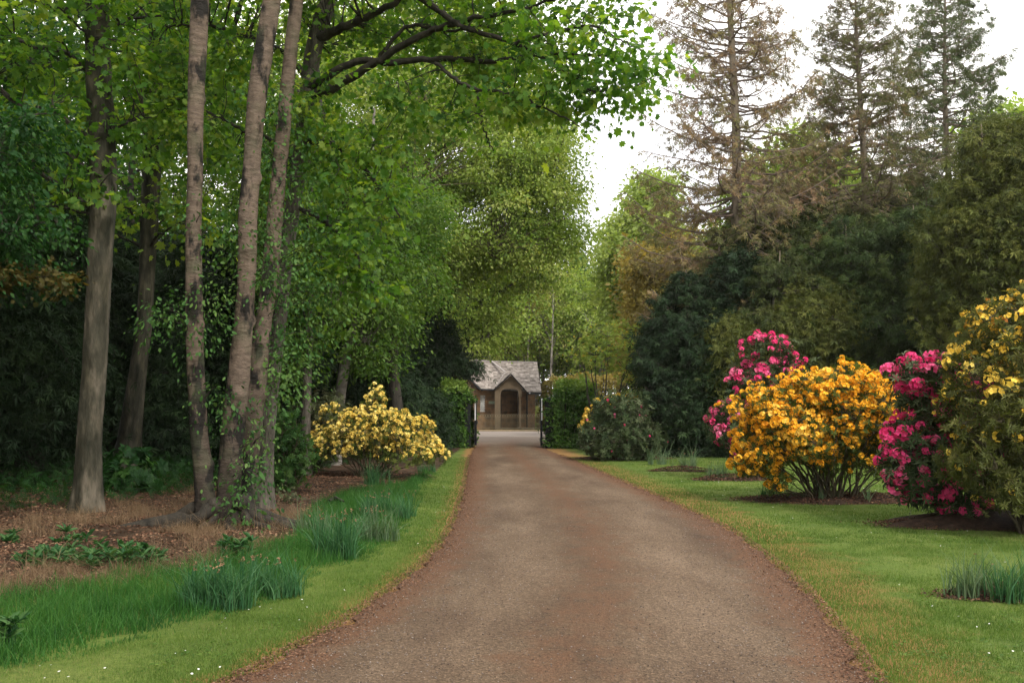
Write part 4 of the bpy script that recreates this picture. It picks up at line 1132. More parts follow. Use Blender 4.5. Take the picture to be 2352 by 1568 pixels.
# hooped iron railing before the lodge
rl_root = empty('hooped_railing', 'low hooped iron railing in front of the stone lodge', 'railing', (0, 68.8, 0))
ra, rb = Zp(470, 1150, 68.75), Zp(1300, 1168, 69.05)
zt = Zp(900, 1010, 68.8)[2]; zm = Zp(900, 1038, 68.8)[2]
ra[2] = rb[2] = .05
npick = 58
bars_, hoops = [], []
for k in range(npick + 1):
    p = ra + (rb - ra) * k / npick
    bars_.append(np.array([p, p + [0, 0, zm * .5], p + [0, 0, zm + .02]]))
    if k < npick - 1 and k % 2 == 0:
        q = ra + (rb - ra) * (k + 2) / npick
        an = np.linspace(0, np.pi, 7)
        hoops.append(np.array([p + (q - p) * (1 - math.cos(x)) / 2 + [0, 0, zm + (zt - zm) * math.sin(x)] for x in an]))
mesh('picket', *merge([tubes(np.array(bars_), np.full((len(bars_), 3), .008), 5), tubes(np.array(hoops), np.full((len(hoops), 7), .011), 5)])[:2], M['rail'], rl_root, kind='stuff')
mesh('rail', *merge([bar(ra + [0, 0, .12], rb + [0, 0, .12], .03, .02), bar(ra + [0, 0, zm], rb + [0, 0, zm], .03, .02)])[:2], M['rail'], rl_root)

# ================================================================== GATES
def gate(side, label):
    Yg_ = GATE_Y
    if side < 0:
        xg = at(1090, 900, Yg_)[0]; xp = at(1074, 900, Yg_)[0]
    else:
        xg = at(1246, 900, Yg_)[0]; xp = at(1258, 900, Yg_)[0]
    sgn = -side
    root = empty('wooden_gate', label, 'gate', (xg, Yg_, 0), 'pair of open black gates')
    H_ = at(1176, 912, Yg_)[2] + .1
    # leaf swung open along the drive
    x0, x1 = sorted((xg, xg + sgn * .05))
    pl = []
    for i in range(9):
        y0 = Yg_ + .02 + i * .155
        pl.append(box(x0, x1, y0, y0 + .148, .12, H_ * .95))
    mesh('board', *merge(pl)[:2], M['black'], root)
    xf0, xf1 = sorted((xg + sgn * .05, xg + sgn * .09))
    fr = [box(xf0, xf1, Yg_, Yg_ + 1.4, z, z + .12) for z in (.25, H_ * .45, H_ * .85)] + [box(xf0 - .002, xf1 + .002, Yg_, Yg_ + .1, .12, H_ * .95)]
    mesh('frame', *merge(fr)[:2], M['black'], root)
    xe0, xe1 = sorted((xg - .005 * side - side * .00, xg + sgn * .055))
    mesh('edge_board', *box(xe0, xe1, Yg_ - .025, Yg_ - .003, H_ * .52, H_ * .93), M['white'], root, label='white painted upper edge')
    for z in (.4, H_ * .8):
        mesh('hinge', *merge([bar([xg, Yg_ - .04, z], [xp, Yg_ - .04, z], .05, .02)])[:2], M['black'], root)
    return root
gate(-1, 'left open black gate with white edge, beside the dark yew hedge')
gate(1, 'right open black gate with white edge, beside the clipped square hedge')
def post(px, w, label, top):
    c = at(px, 900, GATE_Y + .05)
    H_ = at(1176, top, GATE_Y)[2]
    root = empty('gate_post', label, 'gate post', (c[0], GATE_Y + .05, 0), 'black gate posts')
    h = w / 2
    mesh('shaft', *box(c[0] - h, c[0] + h, GATE_Y - .13, GATE_Y + .18, 0, H_), M['black'], root)
    b4 = [[c[0] + sx * (h + .03), GATE_Y + .025 + sy * .19, H_] for sx, sy in ((-1, -1), (1, -1), (1, 1), (-1, 1))]
    t4 = [[c[0] + sx * .03, GATE_Y + .025 + sy * .03, H_ + .12] for sx, sy in ((-1, -1), (1, -1), (1, 1), (-1, 1))]
    mesh('cap', *hexa(b4, t4), M['black'], root)
post(1074, .26, 'black wooden gate post half buried in the left hedge', 916)
post(1261, .32, 'black wooden gate post at the face of the right hedge', 918)

# ================================================================== TREES, LEFT
def path_px(pts, Yf):
    """pts: (px, py, radius px); Yf depth or function of index -> path, radii"""
    P, R = [], []
    for k, (x, y, q) in enumerate(pts):
        Yk = Yf(k) if callable(Yf) else Yf
        P.append(at(x, y, Yk)); R.append(q * Yk / FPX)
    return np.array(P), np.array(R)

# --- the three-stemmed pale tree
def multi_stem():
    r = np.random.default_rng(5)
    Y0 = 14.4
    b = at(522, 1222, Y0); b[2] = 0
    root = empty('multi_stemmed_tree', 'pinkish-grey banded tree with three tall bare stems rising from one flared base', 'tree', b)
    A = path_px([(478, 1245, 30), (474, 1190, 25), (466, 1077, 21), (456, 985, 19), (450, 850, 18.5), (446, 700, 19), (444, 540, 18.5), (448, 400, 18), (450, 250, 18), (457, 40, 20), (470, -160, 19), (480, -500, 15), (500, -900, 9)], lambda k: Y0 - .02 * k)
    Bq = path_px([(524, 1260, 40), (524, 1215, 31), (528, 1100, 25), (535, 985, 25), (548, 860, 24), (562, 720, 21.5), (568, 600, 22), (570, 480, 22), (580, 350, 19), (594, 200, 21), (618, 40, 21), (650, -160, 20), (700, -500, 14), (760, -900, 8)], Y0 + .05)
    Cq = path_px([(578, 1250, 26), (576, 1190, 19), (572, 1080, 19), (580, 985, 22), (592, 850, 22), (608, 720, 19), (624, 600, 20), (636, 450, 17), (650, 300, 16), (668, 120, 16), (682, 0, 16), (710, -300, 13), (740, -700, 7)], lambda k: Y0 + .35 + .05 * k)
    kn = lambda s: [(zz, (s * .6 + zz * 1.3) % 3.0 - 3.0, .34, .07) for zz in (1.1 + s * .1, 2.2, 3.1 + s * .2, 4.3, 5.2 + .2 * s, 6.4)]
    for i, (P, R) in enumerate((A, Bq, Cq)):
        tm = trunk_mesh(P, R, 48, 320, .55, 4, i * 2., .05, i + 1, kn(i), .22)
        mesh('stem', tm[0], tm[1], M['birch'], root, smooth=True)
    # root flare and surface roots
    rts = []
    for dx, dy, L, q in [(-1.9, -.15, 1, .10), (-1.1, -.5, 1, .08), (-.6, .5, 1, .08), (1.35, -.25, 1, .10), (.9, .45, 1, .07), (.3, -.6, 1, .07), (-1.5, .35, 1, .07), (-.35, -.55, 1, .06), (-2.3, -.3, 1, .07), (-1.4, -.1, 1, .06), (1.0, -.5, 1, .06), (1.7, 0, 1, .07), (-.8, -.15, 1, .08), (.6, -.2, 1, .09)]:
        t = np.linspace(0, 1, 14)
        P = b + np.stack([dx * t + .06 * np.sin(t * 9 + dx), dy * t + .09 * np.sin(t * 7 + dx * 3), .34 * (1 - t) ** 2.2 + .06 - .07 * t], 1)
        P[:, 0] += (.16 if dx > 0 else -.16) * (1 - t) ** 3
        P[:, 2] += .03 * np.abs(np.sin(t * 8 + dx)) * (1 - t)
        V_, F_, z_ = tubes(P[None], (1.1 * q * (1.3 - t * 1.05) * (1 + .15 * np.sin(t * 21 + dx)))[None], 10)
        rts.append((V_, F_, z_))
    mesh('roots', *merge(rts)[:2], M['barkdk'], root, smooth=True, label='dark gnarled roots spreading over the soil')
    # short side branches with leafy sprays
    tg = np.array([at(x, y, Y0 + d) for x, y, d in [(610, 500, .4), (660, 430, .6), (620, 330, .5), (700, 560, .5), (420, 470, .3), (395, 700, -.1), (380, 740, 0), (410, 690, -.2), (500, 700, 0), (470, 520, -.25), (640, 640, .7),
                   (600, 1010, .2), (640, 900, .6), (650, 780, .7), (500, 880, -.2), (560, 930, -.1), (640, 540, .6), (600, 600, .2), (690, 680, .9), (720, 620, 1.), (690, 500, 1.), (700, 400, 1.), (660, 330, .8), (590, 640, 0),
                   (620, 250, .4), (560, 1080, -.2), (600, 1090, .0), (560, 1160, -.25), (480, 780, -.3), (700, 760, 1.), (730, 700, 1.2), (640, 720, .5), (620, 820, .4), (680, 860, .7), (530, 540, -.1), (450, 660, -.3)]])
    tg = np.repeat(tg, 2, 0) + r.normal(0, .10, (len(tg) * 2, 3))
    allP = np.concatenate([smooth_path(np.column_stack(q), 60) for q in (A, Bq, Cq)])
    bi = [int(np.argmin(np.linalg.norm(allP[:, :3] - t - [0, 0, -.25], axis=1))) for t in tg]
    a0 = allP[bi, :3]; D = tg - a0
    tb = tubes(bez(a0, a0 + D * .3 + [0, 0, .05], a0 + D * .7 + [0, 0, .08], tg, 7), np.full((len(tg), 1), .012) * np.linspace(1, .3, 7)[None], 4)
    mesh('branches', tb[0], tb[1], M['barkdk'], root)
    lf = leafcloud(r, tg, 80, .36, OVAL, .058, .8, .6, .45)
    mesh('crown', lf[0], lf[1], M['ivy'], root, rnd=lf[2])
    # ivy on the stems
    k = r.integers(0, len(allP), 2600); zc = allP[k, 2]
    keep = ((zc > 3.3) & (zc < 5.2) & (k >= 120)) | ((zc < 1.9) & (r.random(len(k)) < .25)) | (r.random(len(k)) < .05)
    k = k[keep]; an = r.uniform(0, 6.28, len(k)); rr = allP[k, 3] + r.uniform(.01, .12, len(k))
    P = allP[k, :3] + np.stack([rr * np.cos(an), rr * np.sin(an), r.normal(0, .1, len(k))], 1)
    od = np.stack([np.cos(an), np.sin(an), 0 * an + .4], 1)
    lf = cards(OVAL[0], OVAL[1], P, np.column_stack([r.normal(0, .4, (len(k), 2)), -np.ones(len(k))]), od, r.uniform(.035, .075, len(k)), rnd=r.random(len(k)))
    mesh('ivy', lf[0], lf[1], M['ivy'], root, rnd=lf[2])
multi_stem()

# --- sycamore behind it, whose limbs reach right across the drive
def sycamore():
    r = np.random.default_rng(8)
    Y0 = 16.6
    P, R = path_px([(600, 1205, 26), (606, 1080, 20), (622, 900, 17), (640, 760, 16), (655, 620, 16), (672, 480, 16), (690, 350, 17), (704, 250, 18), (718, 130, 20), (750, 0, 22), (775, -200, 18), (800, -500, 14), (820, -900, 8)], lambda k: Y0)
    b = P[0] * [1, 1, 0]
    root = empty('sycamore_tree', 'grey sycamore behind the three pale stems, dark limbs arching right over the drive', 'tree', b)
    tm = trunk_mesh(P, R, 36, 240, .4, 5, 1., .08, 3)
    mesh('trunk', tm[0], tm[1], M['bark'], root, smooth=True)
    L = []
    def limb(pts, Ya, Yb, n=40):
        Q, q = path_px(pts, lambda k: Ya + (Yb - Ya) * k / (len(pts) - 1))
        s = smooth_path(np.column_stack([Q, q]), n); s[1:-1, :3] += r.normal(0, .012, (n - 2, 3)); L.append(s); return s
    limb([(700, 230, 13), (755, 205, 12), (820, 172, 10), (885, 130, 9), (961, 84, 8), (1036, 56, 7), (1117, 38, 5.5), (1210, 20, 4), (1300, -10, 2.5)], Y0, 14.6)
    limb([(700, 205, 10), (745, 180, 10), (820, 142, 8.5), (929, 143, 7.5), (1037, 133, 7), (1118, 143, 6), (1240, 126, 5), (1348, 128, 4), (1450, 140, 3), (1525, 178, 2)], Y0, 14.2)
    limb([(730, 95, 12), (766, 72, 11), (836, 43, 9), (917, 0, 7), (1000, -60, 6), (1150, -160, 4)], Y0, 15)
    limb([(1000, 146, 4.5), (1040, 178, 4.5), (1090, 205, 4), (1171, 216, 3.5), (1252, 250, 2.5), (1330, 290, 1.5)], 15.4, 13.6)
    limb([(940, -20, 9), (1000, 18, 8), (1050, 56, 7), (1117, 81, 6), (1198, 108, 5), (1290, 160, 3.5), (1370, 215, 2)], 15.8, 14.)
    limb([(870, 132, 5), (930, 65, 4.5), (985, 62, 4), (1040, 70, 3.5), (1100, 60, 2)], 16., 15.4)
    limb([(1095, 205, 3), (1105, 260, 2.5), (1112, 305, 2), (1135, 345, 1.2)], 14.8, 14.5)
    limb([(1180, 100, 4), (1280, 70, 3.5), (1360, 60, 3), (1420, 90, 2), (1480, 120, 1.5)], 14.6, 13.8)
    limb([(700, 330, 9), (760, 330, 7), (830, 380, 5), (880, 440, 3.5), (920, 500, 2)], Y0, 15.4)
    limb([(695, 400, 7), (640, 330, 5), (560, 300, 4), (480, 260, 3), (400, 250, 2)], Y0, 16.4)
    limb([(705, 180, 8), (650, 120, 6), (560, 80, 5), (480, 60, 4), (380, 60, 2)], Y0, 16.2)
    limb([(690, 480, 6), (760, 520, 5), (820, 590, 4), (860, 660, 2)], Y0, 15.8)
    t = np.concatenate(L)
    mesh('limbs', *merge([tubes(s[None, :, :3], s[None, :, 3], 9) for s in L])[:2], M['barkdk'], root, smooth=True, label='long dark limbs reaching over the drive')
    bl = [B(800, 60, 17.0, 110, 90, .9), B(960, 60, 16.6, 130, 80, .9), B(1130, 60, 15.8, 130, 90, .9), B(1270, 100, 14.4, 120, 95, 1.2), B(1390, 130, 14.1, 100, 75, 1.0), B(1480, 175, 13.9, 75, 55, .8),
          B(1340, 210, 14.1, 110, 60, .9), B(1390, 15, 14.5, 90, 40, .8), B(1220, 215, 14.3, 100, 45, .8), B(1080, 170, 15.9, 90, 80, .7), B(1040, 250, 15.2, 80, 40, .5),
          B(1200, -90, 14.8, 250, 80, 1.5), B(900, -120, 15.6, 250, 100, 1.8), B(760, 330, 16, 80, 90, .9), B(850, 440, 15.6, 90, 80, .8), B(790, 560, 15.8, 100, 60, .8), B(860, 640, 15.7, 60, 50, .6),
          B(720, 230, 16.2, 60, 100, .9), B(520, 120, 16.6, 130, 110, 1.), B(480, 300, 16.6, 90, 80, .8), B(390, 200, 16.6, 80, 110, .8), B(600, -80, 16, 200, 100, 1.6), B(640, 420, 17.2, 70, 80, .6), B(920, 210, 15.5, 80, 50, .7), B(880, 320, 15.6, 60, 50, .6)]
    T = targets(r, bl, 1350, .38, lowcut=-1)
    best = []
    for s in range(0, len(T), 300):
        q = T[s:s + 300, None] - t[None, :, :3]; best.append(np.argmin(np.linalg.norm(q, axis=2) + np.maximum(-q[..., 2], 0) * .4, 1))
    best = np.concatenate(best)
    # second order: a third of the targets feed the others
    n1 = 330
    a = t[best[:n1], :3]; D = T[:n1] - a; ln = np.linalg.norm(D, axis=1)[:, None]
    P1 = bez(a, a + D * .3 + [0, 0, .05] + r.normal(0, .1, D.shape) * ln, a + D * .7 + r.normal(0, .12, D.shape) * ln, T[:n1], 9)
    R1 = np.minimum(t[best[:n1], 3] * .6, .006 + .009 * ln[:, 0])[:, None] * np.linspace(1, .3, 9)[None]
    pts = np.concatenate([P1[:, 1:].reshape(-1, 3), t[::2, :3]]); rest = T[n1:]
    bi = np.concatenate([np.argmin(np.linalg.norm(rest[s:s + 200, None] - pts[None], axis=2), 1) for s in range(0, len(rest), 200)])
    a = pts[bi]; D = rest - a; ln = np.linalg.norm(D, axis=1)[:, None]
    P2 = bez(a, a + D * .3 + r.normal(0, .12, D.shape) * ln, a + D * .7 + r.normal(0, .12, D.shape) * ln, rest, 6)
    mesh('branches', *merge([tubes(P1, R1, 5), tubes(P2, np.full((len(P2), 1), .0065) * np.linspace(1, .45, 6)[None], 3)])[:2], M['barkdk'], root)
    lf = leafcloud(r, T, np.where(T[:, 0] > 1.0, np.where(T[:, 2] < 4.9, 9, 14), 17), .33, SYC, .080, .42, 1.2, .45, svar=.3)
    mesh('crown', lf[0], lf[1], M['syc'], root, rnd=lf[2])
sycamore()

# --- the two big grey trunks on the left
P, R = path_px([(199, 1190, 36), (203, 1120, 30), (207, 985, 26), (219, 800, 27), (230, 600, 28), (237, 450, 29), (233, 300, 29), (226, 150, 28), (222, 0, 27), (215, -250, 22), (205, -600, 15), (200, -1000, 8)], 16.0)
P[0, 2] = 0
tree('beech_tree', 'thickest smooth grey trunk at the left, dead grass at its foot', 'tree', P[0] * [1, 1, 0], P, R,
     [B(120, 60, 16, 150, 110, 1.6), B(330, 40, 16.3, 110, 90, 1.3), B(60, 250, 15.6, 140, 120, 1.4), B(330, 230, 16, 50, 70, .7), B(200, 330, 15.3, 80, 110, .5), B(130, -160, 16, 300, 130, 2.5), B(500, -160, 16.5, 200, 90, 2.),
      B(-150, 100, 16, 150, 300, 2.5), B(100, 420, 15.6, 120, 60, .8), B(260, 130, 15.4, 60, 70, .4)], 560, 17, .34, SYC, .10, 'syc', 'beech', 21, 20, flare=.35, twigm='barkdk', sides=44, rings=260, droop=.3, amp=.035, limb_r=.05, slope=.3, zlo=.3, lowcut=-1)
P, R = path_px([(283, 1112, 34), (288, 1085, 30), (301, 985, 24), (316, 860, 20), (330, 750, 18), (338, 630, 17), (344, 480, 20), (350, 340, 21), (352, 200, 20), (352, 40, 18), (352, -200, 15), (350, -600, 10)], 22.5)
P[0, 2] = 0
tree('lichened_tree', 'second grey trunk with white lichen, right of the thickest trunk', 'tree', P[0] * [1, 1, 0], P, R,
     [B(400, 80, 22, 120, 120, 2), B(300, 250, 22, 110, 100, 1.5), B(430, 330, 22, 110, 90, 1.4), B(480, 150, 22, 110, 120, 1.6), B(330, -120, 22, 220, 120, 2.5), B(420, 480, 22, 80, 60, 1.), B(190, 480, 22.5, 110, 60, 1.2)], 440, 25, .5, SYC, .11, 'syc', 'beech', 22, 18,
     flare=.5, twigm='barkdk', sides=36, rings=200, droop=.3, amp=.05, slope=.5, zlo=.3, lowcut=-1)

def slim_tree(label, base_px, Y, pts, blobs, seed, leafm='mid', barkm='bark', nT=260, per=42, rc=.5, size=.085, name='tree', tmpl=OVAL, group=None, **kw):
    P, R = path_px(pts, Y); P[0, 2] = -.03
    args = dict(flare=.3, twigm='barkdk', sides=14, rings=60, lowcut=-1, slope=.5)
    args.update(kw)
    return tree(name, label, 'tree', P[0] * [1, 1, 0], P, R, blobs, nT, per, rc, tmpl, size, leafm, barkm, seed, 16, group, **args)
slim_tree('thin upright grey trunk between the three pale stems and the leaning trunk', None, 24, [(702, 1080, 14), (703, 960, 11), (706, 850, 10), (710, 700, 10), (712, 500, 9), (715, 300, 7), (720, 50, 4)],
          [B(680, 600, 24, 90, 140, 1.5), B(760, 480, 24, 110, 120, 1.6), B(640, 300, 24, 120, 140, 1.8), B(740, 700, 24, 80, 90, 1.3), B(600, 500, 24.5, 80, 120, 1.2), B(660, 800, 24, 60, 70, .9)], 31, 'mid', nT=520, size=.10, name='slender_tree')
slim_tree('pale trunk leaning right behind the yellow azalea', None, 28, [(768, 1070, 14), (776, 960, 13), (784, 890, 12), (798, 800, 11), (812, 740, 9), (822, 660, 8), (830, 560, 7), (850, 400, 5), (860, 250, 3)],
          [B(840, 560, 28, 110, 120, 2), B(880, 680, 28, 70, 90, 1.5), B(800, 700, 28, 80, 70, 1.3), B(820, 420, 28, 120, 110, 2), B(850, 820, 27.5, 60, 45, 1.)], 32, 'mid', 'barkpale', nT=520, size=.10, name='leaning_tree')
slim_tree('dark mossy trunk behind the peak of the yellow azalea', None, 31, [(918, 1060, 18), (912, 945, 14), (905, 870, 12), (902, 760, 11), (900, 600, 9), (900, 400, 6)],
          [B(930, 620, 31, 80, 120, 2), B(890, 760, 31, 60, 60, 1.2), B(960, 500, 31, 80, 80, 1.6)], 33, 'mid', 'barkdk', nT=330, size=.10, name='mossy_tree')

# --- the great pale-green tree over the lodge side
P, R = path_px([(860, 1010, 24), (865, 900, 18), (880, 700, 17), (920, 500, 15), (960, 300, 12), (1000, 50, 6)], 44)
P[0, 2] = -.03
tree('lime_tree', 'huge yellow-green spring tree filling the middle of the picture above the lodge approach', 'tree', P[0] * [1, 1, 0], P, R,
     [B(820, 200, 44, 170, 160, 4), B(980, 120, 44, 190, 150, 4), B(1140, 180, 43, 150, 130, 3.5), B(1000, 330, 42, 190, 130, 4.5), B(1180, 350, 42, 130, 110, 3.5), B(1230, 470, 42, 100, 70, 2.5), B(1060, 500, 41, 170, 100, 4),
      B(880, 480, 43, 150, 130, 4), B(1290, 500, 42, 45, 40, 1.2), B(1080, 590, 42, 100, 50, 2.5), B(930, 640, 42, 90, 90, 3), B(1210, 400, 41.5, 90, 70, 2.5), B(1240, 280, 43, 60, 80, 2), B(1270, 400, 42.5, 55, 50, 1.5), B(760, 350, 44, 120, 150, 3.5), B(1318, 530, 42, 38, 22, 1.2), B(1300, 450, 42.5, 36, 20, 1.2), B(1250, 330, 42.5, 50, 26, 1.5), B(1275, 560, 41.5, 45, 24, 1.3), B(1200, 560, 41, 80, 30, 2)],
     2000, 125, .80, QUAD, .118, 'lime', 'barkdk', 41, 34, twigm='twig', sub_r=.014, limb_r=.08, slope=.35, shell=.3, lowcut=-1, droop=.35, flat=.38)
P, R = path_px([(1060, 985, 12), (1062, 860, 9), (1075, 760, 8), (1110, 650, 7), (1150, 560, 5)], 58)
P[0, 2] = -.03
tree('spreading_tree', 'mid-green tree with one slanting bough, hanging over the lodge roof from behind the yew', 'tree', P[0] * [1, 1, 0], P, R,
     [B(1150, 600, 58, 110, 50, 4), B(1080, 680, 58, 90, 60, 3), B(1200, 560, 58, 80, 40, 3), B(1230, 620, 58, 60, 30, 2), B(1100, 760, 58, 60, 30, 2)], 560, 75, .8, QUAD, .15, 'lime', 'barkdk', 42, 16, twigm='barkdk', sub_r=.03, limb_r=.09, shell=.3, lowcut=-1)

# --- dark yews and conifers (left wood and by the gate)
def yew(label, Y, bx, blobs, seed, leafm='yew', nT=700, per=26, rc=.5, size=.34, name='yew_tree', group=None, tr=.22, droop=.35, ztop=None, zmin=.15, spr=TUFT, cat='yew', flat=.55):
    b = at(bx, 1000, Y); b[2] = -.03
    top = ztop or max(c[2] + rr[2] for c, rr in blobs) * .9
    z = np.linspace(0, top, 8); P = b + np.stack([.1 * np.sin(z + seed), .1 * np.cos(z * .8), z], 1)
    return tree(name, label, cat, b * [1, 1, 0], P, tr * (1 - z / top * .85), blobs, int(nT * 1.25), int(per * 2.5), rc, spr[:2], size * .46, leafm, 'barkdk', seed, 30, group, twigm='barkdk', droop=droop, slope=-.1, zlo=.06, lowcut=-1, shell=.2, flat=flat, zmin=zmin)
yew('black-green yew beside the lodge roof, left of the gateway', 44, 955, [B(930, 880, 44, 60, 130, 2), B(975, 760, 44, 55, 110, 2), B(950, 650, 44.5, 60, 120, 2), B(1000, 860, 44, 34, 60, 1.6), B(935, 960, 39, 45, 60, 1.3), B(1062, 836, 43, 36, 12, .6), B(985, 960, 39.5, 34, 62, 1.2), B(940, 540, 45, 50, 90, 2), B(1020, 800, 44, 30, 40, 1)], 51, nT=1000, size=.36)
yew('dark conifer behind the pale tree trunks at the left edge', 21, 60, [B(20, 760, 21, 140, 130, 1.8), B(70, 560, 21, 110, 110, 1.8), B(0, 420, 21, 120, 90, 1.8), B(100, 900, 21, 110, 120, 1.5), B(-120, 800, 21, 150, 250, 2)], 52, nT=620, size=.36, leafm='yew', tr=.3)
yew('dark conifer filling the gap between the two grey trunks', 29, 262, [B(270, 820, 29, 90, 150, 2), B(250, 620, 29, 90, 110, 2), B(310, 700, 29, 60, 100, 1.5), B(390, 820, 29, 60, 130, 1.5), B(150, 780, 29.5, 80, 170, 2)], 53, nT=720, size=.4, tr=.35)
yew('dark conifer behind the three pale stems', 27, 520, [B(480, 820, 27, 90, 130, 2), B(520, 640, 27, 100, 100, 2), B(620, 780, 27, 90, 130, 2), B(560, 960, 26.5, 110, 90, 1.5), B(420, 960, 26.5, 80, 80, 1.5)], 54, nT=760, size=.38, tr=.3)
yew('dark conifer behind the yellow azalea and the leaning trunk', 33, 830, [B(800, 830, 33, 90, 120, 2), B(740, 900, 33, 80, 110, 2), B(870, 920, 33, 70, 100, 1.6), B(830, 740, 33, 70, 70, 1.8), B(690, 860, 33, 60, 130, 1.6)], 55, nT=760, size=.4, tr=.3)
yew('tall shadowy conifer behind the leftmost foliage', 34, 120, [B(110, 500, 34, 130, 90, 2.5), B(60, 680, 34, 140, 110, 2.5), B(200, 700, 34, 110, 130, 2.5), B(20, 880, 34, 150, 130, 2.5), B(200, 900, 34, 110, 120, 2.5)], 56, nT=680, per=22, size=.5, tr=.4)
yew('tall shadowy conifer deep in the wood beyond the pale stems', 37, 430, [B(420, 640, 37, 100, 90, 2.5), B(460, 820, 37, 120, 120, 2.5), B(360, 900, 37, 110, 120, 2.5), B(600, 900, 37, 110, 120, 2.5), B(640, 700, 37, 90, 100, 2.5)], 57, nT=720, per=22, size=.5, tr=.4)
# leafy crowns deeper in the wood, letting bits of sky through
for k, (lab, bx, Y, bl, lm) in enumerate([
    ('bright green crown high behind the two grey trunks', 300, 33, [B(300, 120, 33, 150, 150, 3), B(450, 250, 33, 110, 120, 2.5), B(150, 200, 33, 130, 130, 3), B(420, 60, 33, 140, 90, 3)], 'mid'),
    ('bright green crown behind the tops of the pale stems', 600, 36, [B(600, 200, 36, 150, 150, 3), B(560, 420, 36, 130, 120, 3), B(700, 100, 36, 130, 120, 3), B(480, 450, 36, 90, 80, 2), B(680, 330, 36, 90, 110, 2.5)], 'lime'),
    ('shadowy green crown filling the gap right of the thickest trunk', 280, 38, [B(290, 420, 38, 110, 90, 3), B(380, 520, 38, 90, 80, 2.5), B(240, 560, 38, 80, 70, 2), B(480, 620, 38, 90, 80, 2)], 'mid'),
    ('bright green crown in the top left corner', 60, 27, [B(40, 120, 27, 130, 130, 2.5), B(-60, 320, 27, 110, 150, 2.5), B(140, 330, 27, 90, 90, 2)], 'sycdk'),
    ('bright green crown behind the ivy-hung sycamore trunk', 730, 31, [B(700, 780, 31, 90, 80, 2), B(660, 640, 31, 100, 90, 2), B(780, 640, 31, 90, 90, 2), B(640, 470, 31, 110, 100, 2), B(750, 430, 31, 110, 110, 2)], 'mid')]):
    b = at(bx, 1000, Y) * [1, 1, 0]
    z = np.linspace(0, at(0, bl[0][0][2] and 100, Y)[2], 8)
    P = b + np.stack([.2 * np.sin(z * .5 + k), 0 * z, z - .03], 1)
    tree('woodland_tree', lab, 'tree', b, P, .2 * (1 - z / z[-1] * .8), bl, 480, 38, .7, QUAD, .14, lm, 'barkdk', 60 + k, 18, 'broadleaf trees deep in the left wood', lowcut=-1, shell=.3)
# overhanging dark foliage at the left edge, russet leaves under it
P, R = path_px([(-260, 1300, 24), (-250, 1000, 20), (-235, 700, 17), (-215, 400, 14), (-200, 0, 8)], 12.5); P[0, 2] = -.03
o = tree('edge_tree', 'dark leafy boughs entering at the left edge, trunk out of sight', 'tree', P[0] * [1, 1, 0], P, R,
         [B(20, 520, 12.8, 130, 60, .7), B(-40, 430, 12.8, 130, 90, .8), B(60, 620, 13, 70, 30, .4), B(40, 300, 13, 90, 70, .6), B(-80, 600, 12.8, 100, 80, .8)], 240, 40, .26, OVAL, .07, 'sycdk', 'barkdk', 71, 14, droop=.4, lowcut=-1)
r = np.random.default_rng(72)
T = targets(r, [B(60, 625, 12.6, 90, 28, .3), B(-10, 640, 12.6, 60, 30, .3), B(140, 640, 12.6, 35, 18, .2)], 46, .4, lowcut=-1)
lf = leafcloud(r, T, 16, .16, SYC, .055, .6, 1, .3)
mesh('leaves', lf[0], lf[1], M['rust'], o, rnd=lf[2], label='orange-brown young leaves low on the bough')

